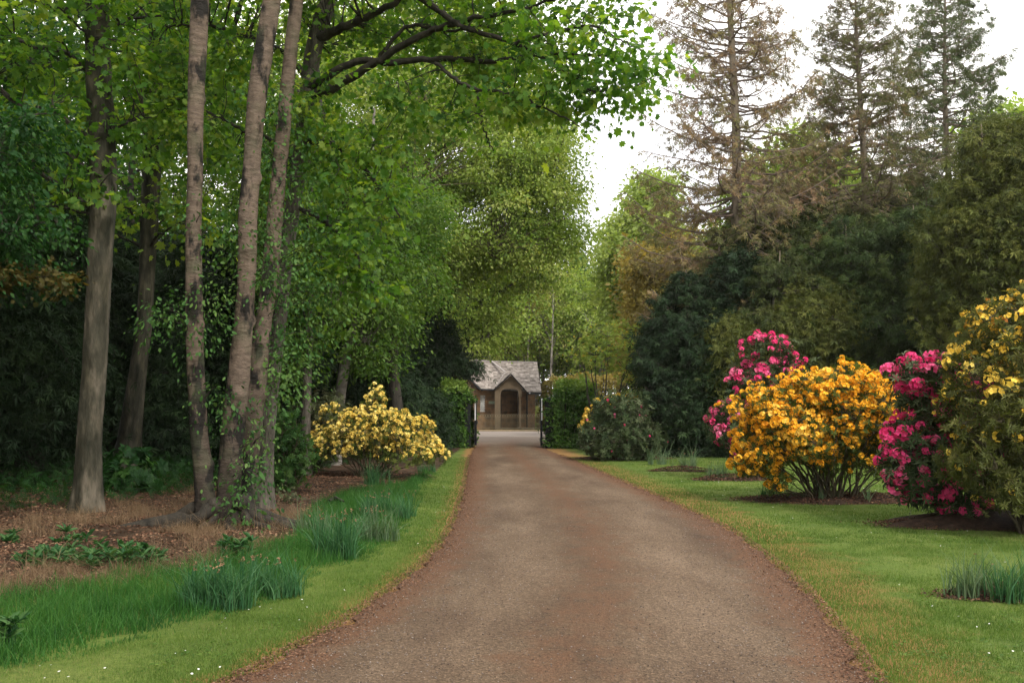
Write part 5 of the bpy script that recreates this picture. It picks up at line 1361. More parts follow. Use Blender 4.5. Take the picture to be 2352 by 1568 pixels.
# ================================================================== HEDGES
def hedge(name, label, x0, x1, y0, y1, z1, seed, n=9000, rough=.26, leafm='hedge', cat='hedge', size=.10, roundt=.25):
    r = np.random.default_rng(seed)
    c = np.array([(x0 + x1) / 2, (y0 + y1) / 2, 0])
    root = empty(name, label, cat, c)
    areas = np.array([(x1 - x0) * z1, (y1 - y0) * z1, (y1 - y0) * z1, (x1 - x0) * (y1 - y0), (x1 - x0) * z1 * .4])
    f = r.choice(5, n, p=areas / areas.sum()); a, b_ = r.random(n), r.random(n)
    P = np.zeros((n, 3)); Nn = np.zeros((n, 3))
    for k, (fx_, nn) in enumerate([((x0, x1, y0, y0, 0, z1), (0, -1, 0)), ((x0, x0, y0, y1, 0, z1), (-1, 0, 0)), ((x1, x1, y0, y1, 0, z1), (1, 0, 0)), ((x0, x1, y0, y1, z1, z1), (0, 0, 1)), ((x0, x1, y1, y1, 0, z1), (0, 1, 0))]):
        m = f == k
        if k == 3: q = np.stack([x0 + (x1 - x0) * a[m], y0 + (y1 - y0) * b_[m], np.full(m.sum(), z1)], 1)
        elif k in (1, 2): q = np.stack([np.full(m.sum(), fx_[0]), y0 + (y1 - y0) * a[m], z1 * b_[m]], 1)
        else: q = np.stack([x0 + (x1 - x0) * a[m], np.full(m.sum(), fx_[2]), z1 * b_[m]], 1)
        P[m] = q; Nn[m] = nn
    # round the top edges
    hx = (P[:, 0] - c[0]) / ((x1 - x0) / 2); hy = (P[:, 1] - c[1]) / ((y1 - y0) / 2); hz = np.clip(P[:, 2] / z1, 0, 1)
    P[:, 2] -= roundt * np.maximum(0, np.abs(hx) - .6) ** 2 * 4 * (hz > .8)
    P[:, :2] -= (P[:, :2] - c[:2]) * (.12 * np.maximum(0, hz - .75) * 4 * .5)[:, None]
    P += Nn * (rough * (vnoise(P[:, 0] * 3 + P[:, 1] * 2, P[:, 2] * 3, seed) - .5) * 3)[:, None] + r.normal(0, .05, P.shape)
    P -= Nn * np.abs(r.normal(0, .07, n))[:, None]
    P[:, 2] = np.maximum(P[:, 2], .04)
    U = Nn * .6 + r.normal(0, .6, (n, 3)); U[:, 2] -= .1
    Nv = Nn + r.normal(0, .5, (n, 3)) + [0, 0, .5]
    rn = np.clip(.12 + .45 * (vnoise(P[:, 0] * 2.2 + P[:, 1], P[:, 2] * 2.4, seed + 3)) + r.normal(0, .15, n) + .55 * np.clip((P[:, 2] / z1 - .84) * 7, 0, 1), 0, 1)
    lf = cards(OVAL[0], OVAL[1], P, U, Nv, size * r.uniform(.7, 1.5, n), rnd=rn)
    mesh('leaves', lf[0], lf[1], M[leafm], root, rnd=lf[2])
    # stems inside
    m = 60
    A = np.stack([r.uniform(x0 + .15, x1 - .15, m), r.uniform(y0 + .15, y1 - .15, m), 0 * np.ones(m)], 1)
    E = A + np.stack([r.normal(0, .25, m), r.normal(0, .2, m), np.full(m, z1 * .9)], 1)
    E[:, 0] = np.clip(E[:, 0], x0 + .2, x1 - .2)
    mesh('stems', *tubes(bez(A, A + [0, 0, .5], E - [0, 0, .4], E, 7), np.full((m, 7), .018), 4)[:2], M['barkdk'], root)
    # dense twiggy core keeps the hedge opaque
    k = 5000
    Pc = np.stack([r.uniform(x0 + .12, x1 - .12, k), r.uniform(y0 + .12, y1 - .12, k), r.uniform(.05, z1 - .15, k)], 1)
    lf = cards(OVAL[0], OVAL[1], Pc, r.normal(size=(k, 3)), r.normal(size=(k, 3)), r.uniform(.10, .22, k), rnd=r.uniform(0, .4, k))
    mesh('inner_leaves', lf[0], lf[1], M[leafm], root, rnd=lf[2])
    return root
gx0, gx1 = at(1272, 900, 40.9)[0], at(1372, 900, 40.9)[0]
hedge('clipped_hedge', 'clipped bright-topped square hedge right of the gateway', gx0, gx1, 40.6, 43.2, at(0, 884, 41)[2], 81, 17000, roundt=.9, rough=.36)
gx2, gx3 = at(1012, 900, 41)[0], at(1074, 900, 41)[0]
hedge('clipped_hedge', 'bright green hedge left of the gateway, overhanging the black post', gx2, gx3, 41.0, 43.0, at(0, 886, 41)[2], 82, 12000)
hedge('boundary_hedge', 'long brownish hedge behind the clipped square hedge and beyond the road', at(1244, 900, 74)[0], 22, 73, 74.6, at(0, 868, 74)[2], 83, 26000, leafm='bronze', size=.2)
hedge('boundary_hedge', 'dark hedge running left from the gateway behind the yew', -9, gx2 - .1, 42.2, 43.8, 2.3, 84, 15000, leafm='yew', size=.10)
hedge('boundary_hedge', 'low hedge running right behind the small tree and mixed rhododendron', gx1 + .1, 12, 43.4, 44.6, 1.9, 85, 12000, leafm='mid', size=.12)

# ================================================================== SHRUBS WITH FLOWERS
# pale yellow azalea, left
bz = G(860, 1100)
shrub('yellow_azalea', 'pale yellow flowering azalea on the left of the drive, fanned over bare brown stems', 'azalea', bz,
      [B(870, 990, bz[1], 80, 52, .9), B(935, 1000, bz[1], 62, 50, .8), B(790, 1030, bz[1], 70, 50, .7), B(745, 1020, bz[1] + .1, 44, 42, .5), B(1005, 1045, bz[1] - .2, 24, 22, .3), B(980, 1030, bz[1] - .2, 32, 28, .4), B(862, 922, bz[1] + .2, 22, 34, .3), B(780, 990, bz[1] + .3, 50, 55, .7), B(930, 1050, bz[1] - .3, 70, 35, .7)],
      1900, 101, 'azleaf', WHORL, .07, 'yellow', AZT, .054, fmask=lambda T: np.clip((T[:, 2] - .45) * 3, .1, 1), fprob=.92, n_limb=46, stem_r=.016, base_r=.5, per_w=2)
# grey variegated bush beside it
b = G(700, 1096)
shrub('variegated_bush', 'grey-green speckled bush between the pale stems and the yellow azalea', 'bush', b, [B(720, 990, b[1], 60, 75, .6), B(760, 940, b[1] + .5, 36, 38, .5), B(690, 1040, b[1], 50, 55, .5)], 330, 102, 'holly', WHORL, .085, n_limb=16, stem_r=.016, base_r=.2, per_w=4, lowcut=-1)
b = G(655, 1135)
shrub('leafy_bush', 'small round green bush at the right of the three pale stems', 'bush', b, [B(655, 1040, b[1], 55, 60, .5), B(665, 1085, b[1], 36, 38, .4), B(640, 980, b[1], 45, 50, .5)], 220, 103, 'ivy', WHORLW, .09, n_limb=14, stem_r=.02, base_r=.12, per_w=4, lowcut=-1)
b = G(640, 1195)
shrub('seedling', 'small pale-leaved seedling on the bare soil right of the pale stems', 'seedling', G(662, 1163), [B(662, 1140, G(662, 1163)[1], 16, 24, .12)], 22, 104, 'holly', WHORLW, .055, n_limb=6, stem_r=.006, base_r=.03, per_w=3, lowcut=-1, zmin=.03)
for k, (lab, px, py, bl) in enumerate([('sycamore sapling at the foot of the lichened trunk', 300, 1140, [(300, 1075, 50, 50), (262, 1100, 35, 35), (340, 1090, 30, 36)]),
                                      ('sycamore sapling in the shade left of the pale stems', 405, 1075, [(405, 1015, 34, 40), (380, 990, 30, 22), (440, 1000, 16, 30)]),
                                      ('sycamore sapling peeping between the pale stems', 500, 1080, [(500, 1000, 20, 60)])]):
    b = G(px, py)
    shrub('sycamore_sapling', lab, 'sapling', b, [B(x, y, b[1], w, h, .5) for x, y, w, h in bl], 60, 110 + k, 'sycdk', (np.array(make_whorl(5, .42, .1, 9)[0]), make_whorl(5, .42, .1, 9)[1]), .15, n_limb=10, stem_r=.010, base_r=.15, per_w=2, lowcut=-1, group='sycamore saplings under the wood')

# mixed rhododendron beyond the right verge
bz = G(1428, 1058)
def m_mixed(T): return (T[:, 2] > 1.0) & (np.abs(T[:, 0] - bz[0]) > .35)
shrub('rhododendron_bush', 'round grey-leaved rhododendron by the gate with sparse pink buds', 'rhododendron', bz,
      [B(1425, 1000, bz[1], 75, 48, .95), B(1425, 950, bz[1], 62, 42, .8), B(1380, 1010, bz[1], 45, 42, .6), B(1475, 1010, bz[1], 45, 45, .6)],
      700, 121, 'rhleaf', WHORL, .14, 'pink', RHT, .045, fprob=.035, n_limb=22, stem_r=.02, base_r=.3, per_w=3, lowcut=-.9)
b = G(1450, 1040)
shrub('azalea_bush', 'golden azalea showing behind the round grey-leaved rhododendron', 'azalea', b, [B(1502, 950, b[1], 34, 36, .4), B(1528, 1005, b[1], 16, 42, .3), B(1350, 985, b[1] - .6, 14, 26, .3), B(1362, 965, b[1], 26, 30, .4), B(1430, 925, b[1], 60, 18, .5)], 400, 122, 'azleaf', WHORL, .08, 'gold', AZT, .065, fprob=.85, n_limb=18, stem_r=.012, base_r=.3)

# tall pink rhododendron
bz = G(1728, 1102)
shrub('pink_rhododendron', 'tall leaning pink rhododendron standing behind the left end of the orange azalea', 'rhododendron', bz,
      [B(1765, 820, bz[1], 62, 50, .6), B(1730, 880, bz[1], 50, 50, .6), B(1800, 860, bz[1], 40, 50, .5), B(1690, 950, bz[1], 58, 40, .6), B(1665, 990, bz[1], 34, 44, .4), B(1740, 980, bz[1] + .3, 60, 60, .6), B(1720, 1040, bz[1], 45, 35, .4), B(1775, 930, bz[1] + .2, 55, 60, .6)],
      430, 131, 'rhleaf', WHORL, .135, 'pink', RHT, .082, fprob=.78, n_limb=26, stem_r=.024, base_r=.14, per_w=3, lowcut=-.9)
# orange azalea
bz = G(1915, 1152)
def m_or(T): return np.clip((T[:, 2] - .55) * 1.6 + np.clip((bz[0] + .2 - T[:, 0]) * .8, 0, .8), .06, 1)
shrub('orange_azalea', 'broad dome of bright orange azalea blossom on arching dark stems', 'azalea', bz,
      [B(1900, 965, bz[1], 190, 100, 1.3), B(1800, 1000, bz[1] - .2, 100, 80, .9), B(1950, 920, bz[1], 120, 66, 1.1), B(1745, 1050, bz[1] - .2, 55, 45, .5), B(2040, 980, bz[1], 60, 75, .8), B(1790, 1110, bz[1] - .4, 26, 32, .25), B(1730, 1070, bz[1] - .2, 38, 24, .4), B(1970, 1045, bz[1], 105, 60, .8)],
      2700, 132, 'azleaf', WHORL, .08, 'orange', AZT, .060, fmask=m_or, fprob=.9, n_limb=60, stem_r=.020, base_r=.45, per_w=2, lowcut=-.8, shell=.16)
# pink rhododendron in the middle of the right group
bz = G(2222, 1205)
shrub('pink_rhododendron', 'deep pink rhododendron between the orange azalea and the big golden azalea', 'rhododendron', bz,
      [B(2125, 875, bz[1] + .1, 66, 55, .5), B(2190, 930, bz[1] + .3, 70, 90, .6), B(2120, 1000, bz[1] + .1, 60, 60, .5), B(2075, 1060, bz[1], 52, 56, .45), B(2150, 1080, bz[1], 55, 60, .5), B(2105, 1130, bz[1] - .1, 24, 18, .25), B(2230, 1010, bz[1] + .2, 90, 110, .7), B(2330, 960, bz[1] + .2, 70, 60, .6), B(2200, 1160, bz[1], 60, 25, .4), B(2095, 1140, bz[1], 20, 16, .2)],
      640, 133, 'rhleaf', WHORL, .13, 'pink', RHT, .082, fprob=.78, n_limb=24, stem_r=.03, base_r=.14, per_w=3, lowcut=-.95)
# big golden azalea at the right edge
bz = G(2385, 1225)
def m_go(T): return np.clip((T[:, 2] - 1.5) * 1.2, .0, 1) + .18 * (T[:, 0] < bz[0] - .75)
shrub('golden_azalea', 'large golden azalea cut by the right edge, brown-gold flowers on top and green leaves below', 'azalea', bz,
      [B(2370, 760, bz[1], 120, 80, 1.0), B(2290, 845, bz[1], 105, 85, .9), B(2278, 955, bz[1] - .2, 98, 85, .9), B(2330, 1010, bz[1] - .5, 120, 110, .8), B(2258, 1070, bz[1] - .2, 95, 60, .7), B(2420, 900, bz[1], 130, 180, 1.2), B(2340, 1120, bz[1] - .4, 120, 60, .7), B(2480, 1050, bz[1] - .3, 120, 120, 1.),
       B(2390, 690, bz[1], 60, 50, .5), B(2540, 850, bz[1], 120, 180, 1.)],
      1450, 134, 'azbronze', WHORL, .095, 'gold', AZS, .064, fmask=m_go, fprob=.85, n_limb=60, stem_r=.022, base_r=.4, per_w=2, lowcut=-.9, extra_w=2200)

# small tree with yellow tassels by the hedge
b = G(1392, 1040)
b = b + [0, 2, 0]
shrub('laburnum_tree', 'small airy multi-stemmed tree with yellow tassels between the square hedge and the dark yew', 'tree', b,
      [B(1400, 800, b[1], 80, 42, 1.1), B(1340, 815, b[1], 40, 35, .7), B(1445, 850, b[1], 45, 55, .8), B(1375, 768, b[1], 60, 22, .8), B(1425, 760, b[1], 40, 25, .6), B(1490, 900, b[1], 26, 60, .5)],
      420, 141, 'lime', WHORL, .085, 'tassel', AZS, .05, fprob=.34, n_limb=13, stem_r=.042, base_r=.25, per_w=4, lowcut=-1, shell=.4, barkm='barkdk')

# ================================================================== TREES, RIGHT
yew('huge black-green yew right of the gateway, its skirt reaching the lawn', 36, 1640, [B(1600, 860, 36, 110, 130, 2.6), B(1560, 960, 35.5, 70, 90, 2), B(1660, 780, 36.5, 100, 80, 2.6), B(1690, 640, 36, 60, 50, 1.6), B(1700, 900, 36, 110, 120, 2.8), B(1590, 740, 37, 60, 60, 2.2), B(1530, 800, 36, 45, 70, 1.5), B(1800, 980, 36, 110, 90, 2), B(1650, 990, 35.5, 120, 60, 1.8)], 151, nT=1500, per=26, size=.42, tr=.4)
yew('olive-tipped yew in front of the black-green yew, behind the pink rhododendron', 33.5, 1780, [B(1690, 800, 33.5, 50, 65, 1.2), B(1720, 860, 33.5, 70, 40, 1.2), B(1830, 780, 34, 100, 80, 2), B(1860, 700, 34.5, 80, 60, 1.8), B(1790, 900, 33.5, 90, 60, 1.4)], 152, 'yewol', nT=760, per=24, size=.32)
yew('dark layered cedar-like conifer behind the orange azalea', 35, 2040, [B(2020, 700, 35, 130, 90, 2.5), B(2080, 800, 34.5, 150, 90, 2.5), B(1950, 800, 35, 110, 80, 2.2), B(2150, 700, 35, 120, 120, 2.5), B(2060, 590, 35.5, 110, 70, 2.2), B(2000, 900, 34.5, 190, 80, 2), B(2200, 860, 34, 120, 110, 2)], 153, nT=1500, per=26, size=.42, tr=.35, leafm='conif')
yew('tall olive-green conifer sloping up to the right edge', 29, 2400, [B(2260, 560, 29, 110, 100, 2), B(2330, 430, 29, 100, 90, 2), B(2390, 600, 28.5, 150, 160, 2.2), B(2290, 330, 29.5, 45, 50, 1), B(2380, 330, 29, 70, 60, 1.5), B(2200, 640, 29.5, 70, 60, 1.5), B(2320, 760, 29, 160, 110, 2), B(2480, 500, 29, 120, 200, 2.2)], 154, 'yewol', nT=1700, per=26, rc=.45, size=.30, tr=.35)
yew('brownish-olive conifer under the second tall spruce', 38, 1930, [B(1760, 700, 37.5, 70, 60, 2), B(1900, 600, 38, 100, 80, 2.5), B(1800, 640, 38, 90, 90, 2.5), B(1970, 560, 38.5, 90, 60, 2), B(1740, 570, 38.5, 90, 60, 2), B(2060, 520, 39, 90, 55, 2), B(2160, 500, 38, 60, 60, 2), B(1860, 520, 39, 80, 50, 2)], 155, 'olivemix', nT=1300, per=26, size=.42, tr=.35)
spruce('spruce_tree', 'leftmost tall sparse spruce with brown dying needles', G(1692, 1000) * [0, 0, 0] + [at(1690, 700, 37.8)[0], 37.8, 0], 23.8, 5.0, 4.2, 'spbrown', 161, .56, .3, 'tall spruces on the right', .27, 280, (-.001, 0), 1.1)
spruce('spruce_tree', 'middle tall sparse spruce with mixed brown and green needles', [at(1990, 700, 39)[0], 39, 0], 19.2, 4.7, 5.5, 'spmix', 162, .62, .8, 'tall spruces on the right', .25, 240, (-.002, 0), .7)
spruce('spruce_tree', 'rightmost tall spruce with a dense green top', [at(2190, 700, 42)[0], 42, 0], 20.4, 4.6, 7, 'spgreen', 163, .60, 2.0, 'tall spruces on the right', .24, 200, (.0, 0), .55)

for k, (lab, px, Y, ytop, R_, mt, d_) in enumerate([
    ('dark feathery conifer behind the tall pink rhododendron', 1800, 34.2, 575, 3.0, 'olivemix', 1.5), ('pointed dark green conifer behind the middle of the orange azalea', 1945, 34.3, 500, 3.7, 'conif', 1.5),
    ('dark green conifer with long diagonal boughs behind the right of the orange azalea', 2105, 33.6, 470, 3.8, 'conif', 1.5), ('black-green pointed conifer at the left of the huge yew', 1575, 35, 620, 2.6, 'yew', 1.6),
    ('pointed olive conifer rising at the right edge', 2285, 28.6, 285, 3.0, 'yewol', 1.5), ('olive conifer crowding the right edge behind the golden azalea', 2400, 27.5, 400, 3.2, 'yewol', 1.5), ('drooping brown-green conifer under the first tall spruce', 1660, 36.6, 520, 3.0, 'spmix', 1.0)]):
    bp_ = at(px, 1000, Y) * [1, 1, 0]
    spruce('conifer_tree', lab, bp_, at(px, ytop, Y)[2], R_, .6, mt, 500 + k, d_, .8, 'broad conifers behind the flowering shrubs', .18, 130, hang=1.1, cat='conifer', twm='barkdk', tsz=1.1)

def big(label, bx, Y, bl, lm, seed, nT=500, per=80, rc=.9, size=.22, name='broadleaf_tree', group=None, bk='barkdk'):
    b = at(bx, 1000, Y) * [1, 1, 0]; top = max(c[2] for c, _ in bl)
    z = np.linspace(-.03, top, 9)
    P = b + np.stack([.25 * np.sin(z * .35 + seed), 0 * z, z], 1)
    return tree(name, label, 'tree', b, P, .28 * (1 - z / top * .8), bl, nT, per, rc, QUAD, size, lm, bk, seed, 20, group, lowcut=-1, shell=.28, sub_r=.03, limb_r=.09)
big('billowing pale green tree left of the tall spruces', 1480, 62, [B(1480, 560, 62, 80, 90, 3.5), B(1440, 640, 62, 60, 70, 3), B(1500, 450, 62, 50, 50, 2.5), B(1420, 570, 61, 35, 50, 2), B(1520, 640, 62, 70, 90, 3), B(1470, 700, 62, 60, 50, 2.5)], 'pale', 171, 620, 90)
big('bronze-leaved tree below the pale billowing tree', 1520, 52, [B(1500, 700, 52, 50, 80, 2.5), B(1480, 620, 52, 40, 45, 2), B(1540, 620, 52, 45, 80, 2), B(1470, 790, 52, 50, 60, 2)], 'bronze', 172, 360, 70, .7, .17)
big('light green tree glowing between the first and second spruce', 1850, 54, [B(1820, 380, 54, 90, 70, 3), B(1900, 440, 54, 90, 80, 3), B(1780, 470, 54, 100, 70, 3), B(1860, 560, 54, 130, 80, 3), B(1730, 560, 54, 90, 80, 3)], 'lime', 173, 520, 75)
big('light green tree behind the second and third spruce', 2100, 58, [B(2080, 480, 58, 110, 50, 3), B(2180, 500, 58, 100, 50, 3), B(2000, 520, 58, 100, 50, 3)], 'mid', 174, 360, 75)
big('light green tree behind the tall olive conifer at the right edge', 2380, 50, [B(2330, 300, 50, 90, 50, 3), B(2420, 380, 50, 120, 100, 3)], 'lime', 175, 260, 60)

# ================================================================== FAR WOOD BEYOND THE LODGE
def far_type(name, label, H, W, lm, seed, nT, per, loc, narrow=False, zlo=.40, bk='bark'):
    r = np.random.default_rng(seed)
    b = np.array(loc, float); z = np.linspace(-.03, H * .93, 9)
    P = b + np.stack([.25 * np.sin(z * .3 + seed), .2 * np.cos(z * .25), z], 1)
    bl = []
    n = 9
    for i in range(n):
        f = zlo + (1 - zlo) * (i + .3) / n
        w = W * (math.sin(math.pi * min(1, (f - zlo) / (1 - zlo) * .85 + .15)) * .5 + .15)
        a = i * 2.4
        bl.append((b + np.array([math.cos(a) * w * .5, math.sin(a) * w * .5, H * f]), np.array([w * .75, w * .75, H * .10])))
    return tree(name, label, 'tree', b, P, .20 * (1 - z / H * .85), bl, int(nT * 1.5), per, .8, QUAD, .20, lm, bk, seed, 18, 'far woodland trees beyond the lodge', lowcut=-1, shell=.35, sub_r=.035, limb_r=.09, rings=16, sides=8)
FARLAB = 'slender spring-green tree in the far wood beyond the lodge'
FARLABS = ['tall grey-trunked spring-green tree in the far wood beyond the lodge', 'broad pale-trunked lime-green tree in the far wood beyond the lodge', 'very tall thin-crowned green tree in the far wood beyond the lodge', 'low rounded lime-green tree in the far wood beyond the lodge', 'sparse bronze-tinted tree in the far wood beyond the lodge']
types = []
for k, (H, W, lm, bk, nT, per) in enumerate([(17, 6.5, 'far', 'bark', 300, 42), (14, 5.5, 'lime', 'barkpale', 260, 46), (19, 5.0, 'far', 'bark', 240, 32), (12, 6, 'lime', 'barkdk', 240, 40), (15, 4.5, 'bronze', 'barkpale', 170, 26)]):
    types.append((far_type('far_tree', FARLABS[k], H, W, lm, 200 + k, nT, per, (0, 0, 0), bk=bk), H))
rf = np.random.default_rng(77)
spots = []
for row, (Y, n, spread) in enumerate([(82, 11, 1.0), (92, 13, 1), (104, 14, 1), (118, 15, 1), (134, 15, 1)]):
    for i in range(n):
        px = 700 + (1900 - 700) * (i + rf.uniform(.1, .9)) / n
        spots.append((px, Y + rf.uniform(-4, 4)))
ki = 0
for px, Y in spots:
    if 1270 < px < 1420: hs = .82
    else: hs = 1.0
    t, H = types[ki % 5] if ki < 5 else types[rf.integers(0, 5)]
    # keep the skyline notch over the gateway
    want = (928 - (585 + 40 * math.sin(px * .02) if 1240 < px < 1450 else 480)) * Y / FPX + 1.8
    sc = min(want / H, 1.35) * rf.uniform(.88, 1.0)
    if ki < 5:
        o = t; o.location = (at(px, 900, Y)[0], Y, 0); o.rotation_euler = (0, 0, rf.uniform(0, 6.28)); o.scale = (sc, sc, sc)
    else:
        o = copy_tree(t, (at(px, 900, Y)[0], Y, 0), rf.uniform(0, 6.28), sc)
    ki += 1
for k, (x, y, sc, lab) in enumerate([(-10.5, 3.5, 1.0, 'unseen shade tree added left of and level with the viewer'), (-8, -6, 1.1, 'unseen shade tree added behind the viewer on the left'), (-17, 9, 1.1, 'shade tree added out of sight in the left wood'), (-3, -14, 1.1, 'unseen shade tree added behind the viewer at the drive edge'), (-20, 18, 1.1, 'unseen shade tree added far out in the left wood')]):  # out-of-view trees added so their crowns darken the left wood and lawn
    o = copy_tree(types[0][0], (x, y, 0), k * 1.3, sc, lab); o['group'] = 'unseen trees added to shade the left side'
dense = [o for o in COL.objects if o.parent is None and o.name.startswith('yew_tree')]
for k, (x, y, sc, lab) in enumerate([(-15, 7, 1.5, 'unseen light-blocking conifer added on the left, level with the soil patch'), (-19, 15, 1.5, 'unseen light-blocking conifer added beyond the leftmost boughs'), (-13, -3, 1.5, 'unseen light-blocking conifer added behind the viewer on the left'), (-24, 26, 1.6, 'unseen light-blocking conifer added far out in the left wood')]):  # out-of-view yew copies added to block side light from the left
    src = dense[(2, 3, 4, 3)[k]]
    o = copy_tree(src, (x, y, 0), k * 1.7, sc, lab); o['group'] = 'unseen trees added to shade the left side'
big('ivy-clad dark columnar tree standing above the gateway', 1330, 88, [B(1330, 660, 88, 14, 45, 1.2), B(1330, 730, 88, 20, 45, 1.4), B(1328, 600, 88, 8, 30, .8)], 'ivy', 181, 150, 80, .6, .25, 'columnar_tree')
# pale bare stems in the far wood
for k, (px, yb, yt, Y) in enumerate([(1290, 830, 660, 90), (1127, 820, 700, 77), (1160, 820, 620, 79), (1270, 820, 600, 78), (1098, 820, 680, 79), (1300, 800, 560, 90), (1345, 800, 590, 96), (1380, 790, 600, 92), (1250, 800, 570, 97), (1216, 810, 640, 80), (1320, 850, 560, 100), (1402, 820, 620, 99)]):
    b = at(px, 900, Y) * [1, 1, 0]; H = at(px, yt, Y)[2]; z = np.linspace(-.03, H, 14)
    rr_ = np.random.default_rng(300 + k)
    P = b + np.stack([.12 * np.sin(z * .5 + k) + .01 * z * (k % 3 - 1), 0 * z, z], 1)
    root = empty('bare_tree', 'slim pale bare-stemmed tree in the far wood', 'tree', b, 'bare stems in the far wood')
    tm = trunk_mesh(P, .13 * (1 - z / H * .8), 8, 24, .2, 4, k, .04, k)
    mesh('trunk', tm[0], tm[1], M['barkpale' if k % 2 else 'bark'], root, smooth=True)
    T = b + np.column_stack([rr_.normal(0, .8, (30, 2)), rr_.uniform(H * .45, H * 1.05, 30)])
    br = merge(grow(rr_, P, .13 * (1 - z / H * .8), T, 12, .3, .05, .02, 1.4))
    mesh('branches', br[0], br[1], M['bark'], root)
    lf = leafcloud(rr_, T, 26, .5, QUAD, .16, .7)
    mesh('crown', lf[0], lf[1], M['far'], root, rnd=lf[2])

# ================================================================== DAFFODIL CLUMPS AND LOW PLANTS
def clump(name, label, cat, px, py, w, h, n, seed, mat='daff', group=None, spread=.5, wilt=0, bw=.012, lean=.62):
    r = np.random.default_rng(seed)
    c = G(px, py) if not isinstance(px, tuple) else np.array(px)
    root = empty(name, label, cat, c, group)
    wm = w * c[1] / FPX; hm = h * c[1] / FPX
    k = r.integers(0, max(3, n // 16), n); cc = np.column_stack([r.uniform(-.5, .5, (k.max() + 1, 1)) * wm, r.uniform(-.5, .5, (k.max() + 1, 1)) * min(wm, 1.0) * spread])
    P = np.column_stack([c[0] + cc[k, 0] + r.normal(0, .035, n), c[1] + cc[k, 1] + r.normal(0, .035, n), np.zeros(n) + .02])
    b_ = blades(r, P, hm * r.uniform(.45, 1.15, n), bw, lean, 4, hv=.2)
    mesh('leaves', b_[0], b_[1], M[mat], root, rnd=b_[2])
    if wilt:
        wilt = wilt // 2
        Pw = P[:wilt] + np.column_stack([r.normal(0, .05, (wilt, 2)), hm * r.uniform(.75, 1.05, wilt)])
        sb = tubes(np.stack([P[:wilt], (P[:wilt] + Pw) / 2 + [0, 0, .02], Pw], 1), np.full((wilt, 3), .003), 3)
        mesh('stalks', sb[0], sb[1], M[mat], root)
        k = np.repeat(np.arange(wilt), 4)
        lf = cards(QUAD[0], QUAD[1], Pw[k], r.normal(size=(len(k), 3)) + [0, 0, -.6], r.normal(size=(len(k), 3)), r.uniform(.015, .035, len(k)), rnd=r.random(len(k)))
        mesh('blossoms', lf[0], lf[1], M['wilt'], root, rnd=lf[2])
    return root
gl_ = 'daffodil clumps along the left verge'
for a in [('large daffodil clump with withered heads nearest the camera on the left verge', 500, 1400, 150, 110, 520, 'daff', 46), ('daffodil clump sprawling toward the drive beside the largest clump', 620, 1375, 120, 90, 300, 'daff', 30),
          ('daffodil clump on the verge right of the pale tree roots', 770, 1285, 100, 105, 380, 'daff', 40), ('pale grassy daffodil clump at the drive side of the verge', 870, 1245, 90, 75, 260, 'dafflt', 26),
          ('broad daffodil clump below the yellow azalea', 890, 1190, 130, 62, 420, 'daff', 40), ('daffodil tuft in front of the stems of the yellow azalea', 868, 1118, 60, 55, 220, 'daff', 16), ('daffodil clump between the long grass and the tree roots', 720, 1230, 70, 60, 160, 'dafflt', 14),
          ('small daffodil tuft at the drive end of the yellow azalea', 985, 1085, 50, 28, 120, 'daff', 0)]:
    clump('daffodil_clump', a[0], 'daffodils', a[1], a[2], a[3], a[4], a[5], int(a[1]), a[6], gl_, wilt=a[7])
gr_ = 'daffodil clumps on the right lawn'
for a in [('tall pale daffodil clump at the right edge in its own bed', 2245, 1375, 110, 95, 240, 'dafflt', 5), ('dark green daffodil clump cut by the right edge', 2325, 1385, 90, 100, 260, 'daff', 0),
          ('grey-green tuft left of the round rhododendron', 1350, 1046, 26, 36, 90, 'dafflt', 0), ('daffodil clump just right of the round rhododendron', 1510, 1068, 40, 40, 130, 'dafflt', 4),
          ('middle daffodil clump of the row on the far lawn', 1565, 1078, 66, 44, 220, 'dafflt', 12), ('daffodil clump left of the pink rhododendron foot', 1650, 1102, 50, 44, 170, 'dafflt', 6),
          ('daffodil tuft under the left end of the orange azalea', 1755, 1148, 36, 34, 90, 'daff', 0), ('drooping pale daffodil tuft below the hanging orange blossom', 1830, 1152, 60, 30, 80, 'dafflt', 0), ('upright daffodil tuft in front of the orange azalea stems', 1905, 1155, 70, 42, 60, 'dafflt', 0),
          ('daffodil tuft in the bed at the right of the orange azalea stems', 1990, 1157, 30, 40, 40, 'dafflt', 0)]:
    clump('daffodil_clump', a[0], 'daffodils', a[1], a[2], a[3], a[4], a[5], int(a[1]), a[6], gr_, wilt=a[7])
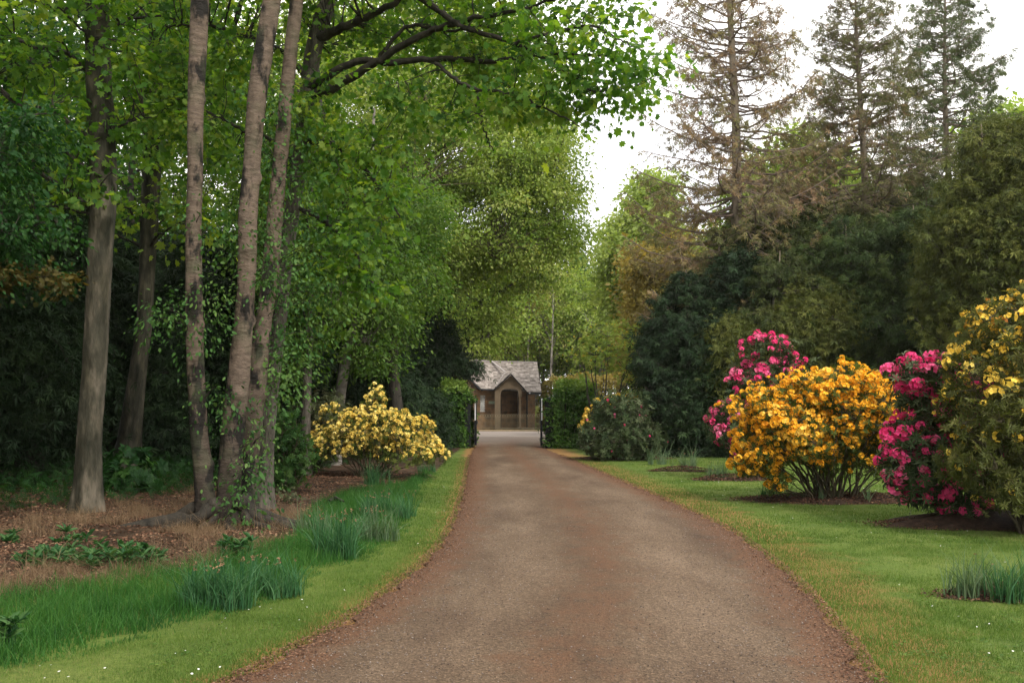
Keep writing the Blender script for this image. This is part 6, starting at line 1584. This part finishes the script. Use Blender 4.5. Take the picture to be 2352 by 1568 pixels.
# broad-leaved plants on the soil
def dock(label, px, py, w, n, seed, size=.13):
    r = np.random.default_rng(seed); c = G(px, py); root = empty('broad_leaved_plant', label, 'plant', c, 'low broad-leaved plants on the soil')
    wm = w * c[1] / FPX
    k = r.integers(0, n, n * 11)
    st = np.column_stack([c[0] + r.uniform(-.5, .5, n) * wm, c[1] + r.uniform(-.35, .35, n) * min(wm, 1.6), r.uniform(.04, .22, n)])
    P = st[k]; az = r.uniform(0, 6.28, len(k)); U = np.column_stack([np.cos(az), np.sin(az), r.uniform(0, 1.3, len(k))])
    lf = cards([[0, 0, 0], [.3, -.15, .05], [.7, -.14, .02], [1, 0, -.12], [.7, .14, .02], [.3, .15, .05]], [[0, 1, 2, 3, 4, 5]], P, U, np.column_stack([r.normal(0, .4, (len(k), 2)), np.ones(len(k))]), size * r.uniform(.6, 1.2, len(k)), rnd=np.clip(r.normal(.5, .25, len(k)), 0, 1))
    mesh('leaves', lf[0], lf[1], M['dock'], root, rnd=lf[2])
    g = st * [1, 1, 0]
    mesh('stalks', *tubes(np.stack([g, (g + st) / 2, st], 1), np.full((n, 3), .006), 4)[:2], M['dock'], root, rnd=np.full(n * 12, .3))
dock('wide patch of broad dark leaves on the soil at lower left', 215, 1310, 270, 110, 401)
dock('small broad-leaved plant at the far left edge of the soil', 15, 1262, 60, 10, 402)
dock('broad-leaved plant by the straw grass below the pale stems', 545, 1290, 90, 14, 403, .14)
dock('small plant in the grass at the lower left corner', 20, 1500, 50, 8, 404, .12)
dock('broad-leaved plant in the dead grass left of the roots', 160, 1262, 90, 10, 405, .14)
# fallen stick
tag(mesh('fallen_branch', *tubes(np.array([[G(755, 1163) + [0, 0, .10], G(770, 1160) + [0, 0, .13], G(790, 1165) + [0, 0, .10]]]), np.array([[.03, .04, .02]]), 7)[:2], M['barkdk']), 'short dark fallen branch on the soil below the yellow azalea', 'branch')

# ================================================================== AIR
hz, hn, hl = new_mat('pale_air')
pv = hn.new('ShaderNodeVolumePrincipled'); pv.inputs['Density'].default_value = HAZE; pv.inputs['Color'].default_value = (1, .96, .88, 1); pv.inputs['Anisotropy'].default_value = .2
ho = hn.new('ShaderNodeOutputMaterial'); hl.new(pv.outputs[0], ho.inputs['Volume'])
V, F = box(-520, 520, -320, 820, -1.3, 40)
mesh('haze', V, F, hz, kind='stuff')
